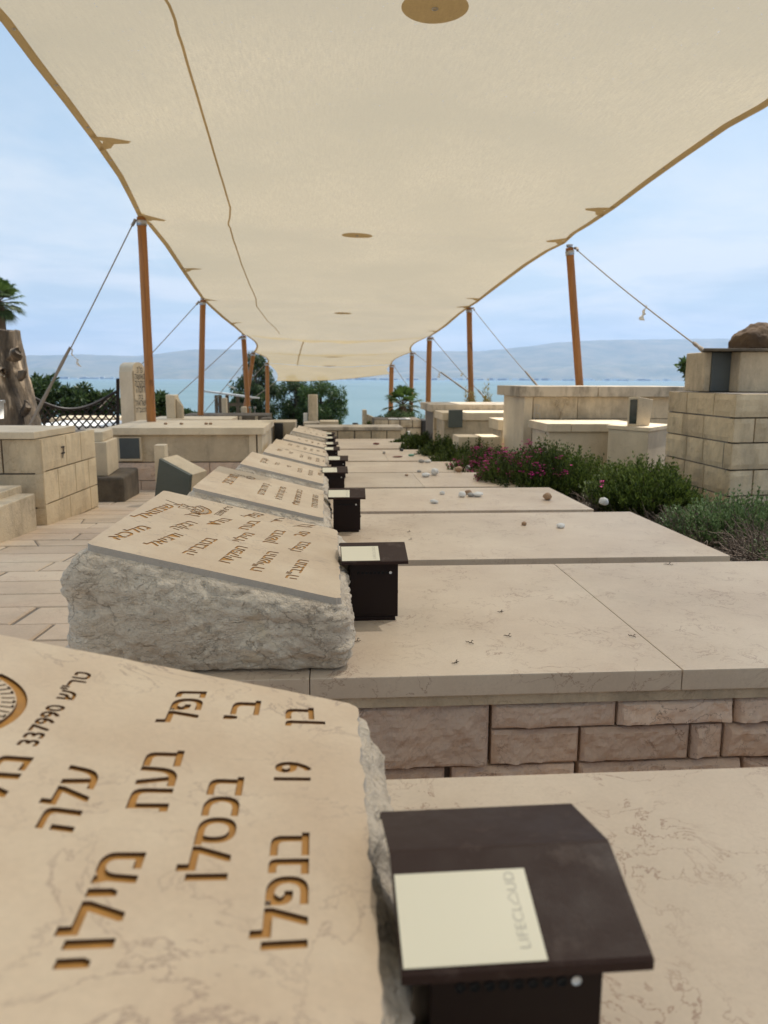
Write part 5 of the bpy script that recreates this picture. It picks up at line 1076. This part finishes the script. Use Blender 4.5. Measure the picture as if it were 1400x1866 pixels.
t = thing('small_tomb', 'small tomb with a bright top left of the tall capped wall', 'tomb', (x0, Y7, zg(Y7)))
bm = bmesh.new(); prism(bm, [(x0, Y7 + .12), (x0 + .16, Y7), (x1, Y7), (x1, Y7 + .65), (x0, Y7 + .65)], z1 - .12, z1, .005); obj('cap_slab', bm, M['cream'], t)
bm = bmesh.new(); prism(bm, [(x0 + .04, Y7 + .15), (x0 + .18, Y7 + .05), (x1, Y7 + .05), (x1, Y7 + .6), (x0 + .04, Y7 + .6)], zg(Y7) - .1, z1 - .121, .004); obj('body', bm, M['ashlar_plain'], t)
slab_px('white_ledge', 'long bright ledge among the far bushes', 'ledge', 836, 912, 796, 803, 8.3, .4, 'cream')
# R1 tall capped wall with carved letters and tree
Y1 = 7.5; x0, x1, z0, z1 = bpx(955, 1262, 706, 800, Y1)
t = thing('capped_wall', 'long tall tomb wall with stained cap, carved letters and a tree relief', 'wall', (x0, Y1, zg(Y1)))
ztc = at_y(1000, 723, Y1).z
bm = bmesh.new(); box(bm, x0, x0 + .085, Y1, Y1 + .9, zg(Y1) - .1, ztc, .004); obj('corner_pilaster', bm, M['cream'], t)
bm = bmesh.new(); courses(bm, (x0 + .09, Y1 + .012), (x1, Y1 + .012), zg(Y1) - .1, ztc, [.215, .22, .3], (.45, .6), .002, .006, .05, 31, tmin=.45, tmax=.75); obj('stone_courses', bm, M['ashlar_plain'], t)
bm = bmesh.new(); box(bm, x0 + .1, x1, Y1 + .05, Y1 + .85, zg(Y1) - .1, ztc - .001); obj('core', bm, M['mortar'], t)
bm = bmesh.new(); xc = at_y(944, 712, Y1).x
xm = x0 + (x1 - x0) * .42; box(bm, xc, xm, Y1 - .05, Y1 + .95, ztc + .001, z1 + .01, .006); box(bm, xm + .004, x1, Y1 - .05, Y1 + .95, ztc + .001, z1 + .01, .006); obj('cap_slab', bm, M['cap'], t)
V = []; Fc = []
for s, zz, k in (('ק', at_y(976, 748, Y1).z, .10), ('רן', at_y(976, 763, Y1).z, .10), ('ת', at_y(976, 777, Y1).z, .08)):
    v, f = glyphs(vis(s), 0.0); b = len(V); xx = at_y(974, 750, Y1).x - max(p[0] for p in v) * k / 2 + .02; V += [(xx + p[0] * k, Y1 - .012, zz + p[1] * k) for p in v]; Fc += [tuple(b + i for i in g) for g in f]
pyobj('carved_letters', V, Fc, M['ashlar_plain'] if False else M['chiselled'], t)
bm = bmesh.new(); tb = at_y(1022, 768, Y1); rnd = random.Random(2)
def br_(p, ang, ln, r, dep):
    q = p + Vector((math.sin(ang), 0, math.cos(ang))) * ln; tube(bm, [p, q], [r, r * .7], 6)
    if dep: 
        for da in (-.55, .5) if dep % 2 else (-.4, 0.1, .6): br_(q, ang + da, ln * .68, r * .7, dep - 1)
br_(tb + Vector((0, -.008, 0)), 0, .09, .008, 3); obj('tree_relief', bm, M['ashlar_plain'], t)
# R2 low cream tomb
Y2 = 6.7; x0, x1, z0, z1 = bpx(996, 1112, 772, 830, Y2)
t = thing('cream_tomb', 'cream tomb with a two-piece cap between the capped wall and the plinth', 'tomb', (x0, Y2, zg(Y2)))
bm = bmesh.new(); box(bm, x0 + .03, x1 + .3, Y2 + .03, Y2 + .6, zg(Y2) - .1, z1 - .075, .004); obj('body', bm, M['cream'], t)
bm = bmesh.new(); box(bm, x0, x0 + .22, Y2, Y2 + .65, z1 - .073, z1, .004); box(bm, x0 + .224, x1 + .3, Y2, Y2 + .65, z1 - .073, z1 - .002, .004); obj('cap_slab', bm, M['cream'], t)
# R3 plinth and lamp box
A = at_y(1106, 780, 6.4); B = at_y(1183, 785, 6.0); Cc = at_y(1225, 780, 6.45); zt3 = at_y(1150, 778, 6.1).z; A, B, Cc = [Vector((p.x, p.y)) for p in (A, B, Cc)]; D = A + Cc - B
t = thing('plinth_tomb', 'smooth cream plinth with a bright right side under the stone lamp box', 'tomb', (B.x, B.y, zg(6)))
cn = (A + Cc) / 2; sh = lambda p, k: tuple(cn + (p - cn) * k)
bm = bmesh.new(); prism(bm, [sh(A, .95), sh(B, .95), sh(Cc, .95), sh(D, .95)], zg(6) - .1, zt3 - .035, .005); obj('body', bm, M['cream'], t)
bm = bmesh.new(); prism(bm, [sh(A, 1), sh(B, 1), sh(Cc, 1), sh(D, 1)], zt3 - .034, zt3, .004); obj('cap_slab', bm, M['cream'], t)
Yb_ = 6.22; a1 = at_y(1143, 770, Yb_); b1 = at_y(1161, 770, Yb_ - .04); c1 = at_y(1184, 770, Yb_ + .02); zt4 = at_y(1165, 724, Yb_).z
t = thing('lamp_box', 'stone memorial lamp box with a dark glass door on the cream plinth', 'lamp box', (b1.x, b1.y, zt3))
A, B, Cc = [Vector((p.x, p.y)) for p in (a1, b1, c1)]; D = A + Cc - B + Vector((0, .1))
bm = bmesh.new(); n2 = 4; bt = [tuple(A), tuple(B), tuple(Cc), tuple(D)]; k = (Cc - A) * .05
hexa(bm, [(*p, zt3 + .001) for p in bt] + [(A.x - .0, A.y, zt4), (B.x + .005, B.y, zt4 + .005), (Cc.x + .02, Cc.y, zt4 - .02), (D.x + .01, D.y, zt4 - .015)], .004); o = obj('stone_case', bm, M['cream'], t)
dd = (B - A); nn2 = Vector((dd.y, -dd.x)).normalized() * .003; q = [A + dd * .2 + nn2, A + dd * .93 + nn2]
bm = bmesh.new(); hexa(bm, [(q[0].x, q[0].y, zt3 + .02), (q[1].x, q[1].y, zt3 + .02), (q[1].x - nn2.x, q[1].y + .002, zt3 + .02), (q[0].x - nn2.x, q[0].y + .002, zt3 + .02), (q[0].x, q[0].y, zt4 - .018), (q[1].x, q[1].y, zt4 - .014), (q[1].x - nn2.x, q[1].y + .002, zt4 - .014), (q[0].x - nn2.x, q[0].y + .002, zt4 - .018)])
M['glass_dark'] = plain('dark_glass', (0.03, 0.045, 0.04), 0.08, spec=.8, var=.5, vscale=20); obj('glass_door', bm, M['glass_dark'], t)
# big ashlar wall
Yc = 4.75; cr_ = at_y(1327, 900, Yc); A = at_y(1207, 900, 5.75); Bq = Vector((cr_.x, cr_.y)); Aq = Vector((A.x, A.y)); Cq = Bq + Vector((1.6, .25)); zT = at_y(1327, 717, Yc).z
t = thing('ashlar_tomb', 'massive block tomb of big pale ashlar stones with dark joints on the right', 'tomb', (cr_.x, cr_.y, zg(Yc)))
bm = bmesh.new(); courses(bm, Aq, Bq, zg(Yc) - .15, zT, [.155, .16, .175, .17, .17], (.25, .42), .005, .010, .03, 41, tmin=.25, tmax=.85); courses(bm, Bq, Cq, zg(Yc) - .15, zT, [.155, .16, .175, .17, .17], (.28, .5), .005, .010, .03, 44, tmin=.5, tmax=1.0); obj('stone_courses', bm, M['ashlar'], t)
bm = bmesh.new(); E1 = Aq + (Cq - Bq); nin = Vector((.03, .035)); prism(bm, [tuple(Aq + nin), tuple(Bq + Vector((0, .05))), tuple(Cq + Vector((0, .04))), tuple(E1)], zg(Yc) - .2, zT - .002); obj('core', bm, M['mortar'], t)
# stones standing on it
zq = at_y(1340, 637, 5.3).z
x0, x1, _, _ = bpx(1284, 1298, 640, 710, 5.35); t = thing('upper_stones', 'row of upright stones with a dark gap, under a thin slab on the ashlar tomb', 'stones', (x0, 5.3, zT))
for nm, a, b, yy, m in (('side_stone', 1284, 1297, 5.36, 'ashlar_plain'), ('slate_stone', 1297.6, 1334, 5.34, 'grey_slate'), ('gap_shade', 1334.5, 1347, 5.5, 'basalt'), ('front_stone', 1347.5, 1420, 5.22, 'ashlar_plain')):  # shade of the gap put in as a basalt-black block between the stones
    x0, x1, _, _ = bpx(a, b, 640, 712, yy); bm = bmesh.new(); box(bm, x0, x1 + (.25 if b > 1400 else 0), yy, yy + .3, zT + .001, zq - .016, .008); obj(nm, bm, M[m], t)
x0 = at_y(1283, 640, 5.2).x; bm = bmesh.new(); prism(bm, [(x0 - .01, 5.18), (x0 + 1.2, 5.18), (x0 + 1.4, 5.75), (x0 + .25, 5.75)], zq - .014, zq + .004, .003); obj('thin_slab', bm, M['darkstone'], t)
pc = at_y(1392, 630, 5.45); t = bpy.data.objects; bm = bmesh.new(); bmesh.ops.create_icosphere(bm, subdivisions=5, radius=1)
for v in bm.verts:
    d = 1 + .10 * fb(v.co * 1.2) + .04 * fb(v.co * 6); z = max(0, v.co.z); v.co = Vector((v.co.x * .235 * d, v.co.y * .2 * d, (abs(z) ** .8) * .185 * d))
o = obj('boulder', bm, M['brownrock'], None, True); o.location = (pc.x, pc.y, zq + .004); tag(o, 'rounded dark brown boulder on top of the thin slab', 'boulder')
# ================================================================== PLANTS
def leafq(V, Fc, p, d, up, l, w_):
    s = d.cross(up)
    if s.length < 1e-4: return
    s.normalize(); s *= w_ / 2; k = len(V); m = p + d * l * .45; V += [tuple(p), tuple(m + s), tuple(p + d * l), tuple(m - s)]; Fc.append((k, k + 1, k + 2, k + 3))
M['succ'] = leafmat('bush_green', (0.012, 0.030, 0.007), (0.115, 0.16, 0.03), .2); M['grn2'] = leafmat('grey_green_leaf', (0.045, 0.085, 0.03), (0.15, 0.22, 0.09), .2)
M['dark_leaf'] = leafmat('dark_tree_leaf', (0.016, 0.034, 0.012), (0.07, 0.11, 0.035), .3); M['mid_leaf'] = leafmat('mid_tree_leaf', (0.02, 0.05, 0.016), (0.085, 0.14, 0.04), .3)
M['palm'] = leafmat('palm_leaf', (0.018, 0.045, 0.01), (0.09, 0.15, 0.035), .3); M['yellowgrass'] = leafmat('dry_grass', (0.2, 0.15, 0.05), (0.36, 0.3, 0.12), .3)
M['magenta'] = leafmat('magenta_petals', (0.38, 0.01, 0.16), (0.72, 0.05, 0.34), .3); M['dry'] = plain('dry_stems', (0.12, 0.09, 0.07), .9, var=.4, vscale=30); M['trunk'] = stone('tree_bark', (0.12, 0.09, 0.065), (0.06, 0.05, 0.04), vstr=.3, scale=6, bump=.8, rough=.95)
def bush(cx, cy, rx, ry, h, n, label, mat='succ', seed=0, ll=.022, lw=.006, flowers=0, dry=0, group='bushes in the planting bed', nodes=10, whorl=4, name='bush', cat='bush', fl_side=None):
    rnd = random.Random(seed); z0 = zg(cy); t = thing(name, label, cat, (cx, cy, z0), group); V = []; Fc = []; FV = []; FF = []; bm = bmesh.new(); U = Vector((0, 0, 1))
    for i in range(n):
        a = rnd.uniform(0, 2 * math.pi); r = math.sqrt(rnd.random()); out = Vector((math.cos(a) * r, math.sin(a) * r, 0))
        b = Vector((cx + out.x * rx * .55, cy + out.y * ry * .55, z0)); hh = h * (1 - .55 * r * r) * rnd.uniform(.72, 1.08) * (1 + .25 * fb((out.x * 2 + seed, out.y * 2, 1)))
        tip = Vector((cx + out.x * rx * 1.0 + rnd.gauss(0, .02), cy + out.y * ry + rnd.gauss(0, .02), z0 + hh)); mid = b.lerp(tip, .5) + Vector((out.x * rx * .12, out.y * ry * .12, -hh * .02))
        prev = None
        for k in range(nodes + 1):
            u = .28 + .72 * k / nodes; p = (b * (1 - u) ** 2 + mid * 2 * u * (1 - u) + tip * u * u); dr = ((mid - b) * (1 - u) + (tip - mid) * u).normalized()
            if k % 4 == 0:
                if prev is not None and i % 3 == 0: tube(bm, [prev, p], .0016, 3, False)
                prev = p
            for q in range(whorl):
                aa = rnd.uniform(0, 2 * math.pi); d = (dr * rnd.uniform(.8, 1.4) + Vector((math.cos(aa), math.sin(aa), rnd.uniform(-.1, .5))) * .75).normalized(); s = (1.0 if k < nodes else .8) * rnd.uniform(.7, 1.2)
                leafq(V, Fc, p, d, Vector((rnd.uniform(-.4, .4), rnd.uniform(-.4, .4), 1)), ll * s, lw * s)
        if flowers and rnd.random() < flowers and (fl_side is None or (out.x * fl_side[0] + out.y * fl_side[1]) > .1):
            for _ in range(7):
                c = tip + Vector([rnd.gauss(0, .016) for _ in range(3)])
                for q in range(7): aa = q * .9 + rnd.random(); leafq(FV, FF, c, Vector((math.cos(aa), math.sin(aa), .5)).normalized(), U, .016, .008)
    if bm.verts: obj('stems', bm, M['dry'], t)
    else: bm.free()
    pyobj('foliage', V, Fc, M[mat], t)
    if FV: pyobj('flowers', FV, FF, M['magenta'], t)
    if dry:
        bm = bmesh.new()
        for i in range(dry):
            a = rnd.uniform(0, 2 * math.pi); r = rnd.uniform(.2, 1.1); p = Vector((cx + math.cos(a) * r * rx, cy + math.sin(a) * r * ry, z0 + rnd.uniform(.0, .08))); P = [p]; d = Vector((math.cos(a) + rnd.gauss(0, .5), math.sin(a) + rnd.gauss(0, .5), rnd.uniform(.2, 1.4))).normalized()
            for _ in range(4): d = (d + Vector([rnd.gauss(0, .35) for _ in range(3)])).normalized(); P.append(P[-1] + d * rnd.uniform(.02, .05))
            tube(bm, P, [.0024, .002, .0017, .0013, .0009], 4, False)
        obj('dry_twigs', bm, M['dry'], t)
    return t
bush(1.66, 5.75, .56, .55, .45, 1250, 'large green bush with clusters of magenta flowers on its left side', 'succ', 1, .030, .008, .13, 120, fl_side=(-1, -.2))
bush(1.98, 4.70, .36, .42, .37, 950, 'dense upright green bush left of the ashlar tomb', 'succ', 2, .028, .0085, 0.004, 500)
bush(2.02, 3.55, .42, .36, .27, 520, 'loose grey-green bush with bare dark twigs in front of the ashlar tomb', 'grn2', 3, .022, .008, 0, 1500, nodes=8, whorl=4)
bush(2.05, 2.95, .34, .30, .17, 260, 'low twiggy plant at the right edge of the photo, nearest in the bed', 'grn2', 33, .02, .0075, 0, 1500, nodes=8, whorl=3)
bush(1.50, 7.15, .40, .42, .36, 520, 'dark shrub left of the flowering bush, touching its flowers', 'succ', 4, .03, .009, .10, 60)
bush(1.50, 8.2, .42, .5, .36, 520, 'mid green shrub, third bush along the bed', 'succ', 5, .034, .011, 0, 40)
bush(1.46, 9.4, .40, .5, .38, 520, 'rounded green shrub, fourth bush along the bed', 'succ', 6, .04, .013, 0, 40)
bush(1.42, 11.0, .42, .6, .42, 460, 'green shrub below the low stained wall', 'succ', 7, .05, .016, 0, 0)
bush(1.35, 12.6, .42, .7, .36, 340, 'farthest low green shrub by the bench wall', 'succ', 8, .055, .018, 0, 0)
p = at_y(708, 770, 17.6); bush(p.x - .1, 17.9, .55, .5, .62, 420, 'bright green plant between the sloping stone and the far wall', 'succ', 9, .08, .025, 0, 0, group=None)
p = at_y(732, 760, 17.3); bush(p.x + .05, 17.6, .75, .4, .78, 500, 'light green ground cover on the far wall top', 'grn2', 10, .08, .025, 0, 0, group=None, name='creeper', cat='plant')
for i, (px, Y) in enumerate(((858, 12.3), (888, 12.3), (841, 12.3))):
    if i > 1: break
    p = at_y(px, 735, Y); bt = bush(p.x, Y, .12, .12, p.z - zg(Y) + .16 + .0, 120, ['dry yellowish tuft at the foot of the right-hand post', 'dry yellowish tuft right of the post foot'][i], 'yellowgrass', 20 + i, .08, .012, 0, 0, group='dry tufts behind the low wall', name='grass_tuft', cat='tuft', nodes=12)
# --- trees
def tree(name, label, cx, cy, z0, h, rx, ry, cz, rz, nblob, nleaf, ls, mat, seed, droop=0.0, group=None, trunk_r=.18):
    rnd = random.Random(seed); t = thing(name, label, 'tree', (cx, cy, z0), group); bm = bmesh.new(); top = Vector((cx, cy, z0 + h * .8))
    tube(bm, [Vector((cx, cy, z0)), Vector((cx + .1 * rx, cy, z0 + h * .3)), Vector((cx, cy, z0 + h * .6)), top], [trunk_r, trunk_r * .7, trunk_r * .45, trunk_r * .15], 8)
    V = []; Fc = []; blobs = []
    for i in range(nblob):
        while True:
            q = Vector([rnd.uniform(-1, 1) for _ in range(3)])
            if .25 < q.length < 1: break
        q *= (.6 + .4 * rnd.random()) / max(.6, q.length) if q.length > .6 else 1
        c = Vector((cx + q.x * rx, cy + q.y * ry, cz + q.z * rz)); blobs.append((c, rnd.uniform(.16, .34) * min(rx, rz)))
        if i % 2 == 0: s = Vector((cx, cy, z0 + h * rnd.uniform(.25, .6))); tube(bm, [s, s.lerp(c, .5) + Vector((0, 0, .05 * h)), c], [trunk_r * .3, trunk_r * .2, trunk_r * .07], 5, False)
    for c, r in blobs:
        for _ in range(nleaf):
            d = Vector([rnd.gauss(0, 1) for _ in range(3)]).normalized(); p = c + d * r * rnd.random() ** .4; p.z -= droop * rnd.random() * r * 2
            dd = (d + Vector((0, 0, -droop * 2.2)) + Vector([rnd.gauss(0, .5) for _ in range(3)])).normalized(); leafq(V, Fc, p, dd, Vector([rnd.uniform(-1, 1) for _ in range(3)]), ls * rnd.uniform(.6, 1.4), ls * (.28 if droop else .5))
    obj('trunk', bm, M['trunk'], t); pyobj('crown', V, Fc, M[mat], t)
def tree_px(name, label, px, pyc, rpx, rpy, Y, nb, nl, lspx, mat, seed, droop=0, group=None):
    c = at_y(px, pyc, Y); s = Y / F; z0 = shore(Y) - .1; h = c.z + rpy * s - z0
    tree(name, label, c.x, Y, z0, h, rpx * s, rpx * s, c.z, rpy * s, nb, nl, lspx * s, mat, seed, droop, group, max(.08, 4 * s))
G_ = 'trees between the graves and the lake'
tree_px('feathery_tree', 'tall dark feathery tree behind the leaning posts', 468, 715, 40, 72, 42, 60, 190, 7, 'dark_leaf', 1, .8, G_)
tree_px('feathery_tree', 'wispy small tree touching the pergola roof', 437, 745, 22, 34, 40, 22, 150, 6, 'dark_leaf', 2, .6, G_)
tree_px('round_tree', 'round dark tree behind the stone stele', 585, 742, 44, 58, 40, 70, 210, 6, 'mid_leaf', 3, .25, G_)
tree_px('round_tree', 'darker tree half under the last canopy, left of the round one', 540, 735, 34, 52, 41, 46, 200, 6, 'dark_leaf', 4, .3, G_)
tree_px('bush_tree', 'leafy dark tree just right of the pruned trunk', 78, 722, 36, 34, 18, 26, 120, 9, 'dark_leaf', 5, 0, 'dark trees behind the iron fence')
tree_px('bush_tree', 'leafy dark tree in the middle behind the iron fence', 145, 738, 36, 34, 18, 26, 120, 9, 'dark_leaf', 6, 0, 'dark trees behind the iron fence')
tree_px('bush_tree', 'leafy dark tree left of the round-topped gravestone', 200, 745, 30, 26, 18, 18, 120, 9, 'dark_leaf', 7, 0, 'dark trees behind the iron fence')
tree_px('bush_tree', 'small dark tree between the big post and the broken gravestone', 290, 742, 24, 30, 18, 16, 120, 9, 'dark_leaf', 8, 0, 'dark trees behind the iron fence')
tree_px('bush_tree', 'low dark tree below the pergola', 350, 756, 26, 10, 20, 12, 90, 7, 'dark_leaf', 9, 0, 'dark trees behind the iron fence')
tree_px('olive_tree', 'small sunlit green tree beside the stacked stones on the right', 1268, 680, 34, 26, 11, 22, 90, 8, 'mid_leaf', 10, 0)
def palm(name, label, px, py, Y, rpx, n, seed, skirt=True, trunk_bottom=None):
    c = at_y(px, py, Y); s = Y / F; r = rpx * s; rnd = random.Random(seed); z0 = shore(Y) - .1; t = thing(name, label, 'palm', (c.x, Y, z0)); bm = bmesh.new(); tube(bm, [(c.x, Y, z0), (c.x + .03, Y, (z0 + c.z) / 2), tuple(c)], [r * .22, r * .17, r * .16], 12); obj('trunk', bm, M['trunk'], t)
    U = Vector((0, 0, 1)); 
    for i in range(n):
        a = i * 2.399 + rnd.uniform(-.2, .2); e = R(75 - 125 * i / n) + rnd.uniform(-.12, .12); d = Vector((math.cos(a) * math.cos(e), math.sin(a) * math.cos(e), math.sin(e))); st = c + d * r * .52; V = []; Fc = []; bm = bmesh.new(); tube(bm, [c, c + d * r * .3, st], [r * .02, r * .015, r * .012], 4, False)
        side = d.cross(U).normalized(); upv = side.cross(d).normalized()
        for k in range(22):
            b = R(-105 + 210 * k / 21); dd = (d * math.cos(b) + side * math.sin(b) + upv * .12).normalized(); l = r * (.52 if abs(b) < 1.2 else .40) * rnd.uniform(.9, 1.08); m = st + dd * l * .6; tp = st + dd * l + Vector((0, 0, -l * .28)); q = dd.cross(upv).normalized() * r * .028; kk = len(V)
            V += [tuple(st), tuple(m + q), tuple(tp), tuple(m - q)]; Fc.append((kk, kk + 1, kk + 2, kk + 3))
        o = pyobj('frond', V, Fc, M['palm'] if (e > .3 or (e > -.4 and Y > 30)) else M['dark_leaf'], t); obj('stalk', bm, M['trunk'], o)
palm('fan_palm', 'fan palm crown rising above the pruned trunk at the left edge', -2, 550, 24, 48, 34, 1)
palm('fan_palm', 'small fan palm crown between the thin far posts', 734, 738, 21, 42, 26, 2)
# ================================================================== AIR
bm = bmesh.new(); box(bm, -14500, 14500, -700, 14200, -42, 900)
M['haze'] = bpy.data.materials.new('haze_air'); M['haze'].use_nodes = True; nt = M['haze'].node_tree
for n in list(nt.nodes): nt.nodes.remove(n)
o = nt.nodes.new('ShaderNodeOutputMaterial'); v = nt.nodes.new('ShaderNodeVolumePrincipled'); v.inputs['Color'].default_value = (0.44, 0.60, 0.88, 1); v.inputs['Density'].default_value = 0.00008; v.inputs['Anisotropy'].default_value = 0.2
nt.links.new(v.outputs[0], o.inputs['Volume']); hz = stuff(obj('haze', bm, M['haze'])); tag(hz, 'thin pale haze over the lake and hills', 'haze')
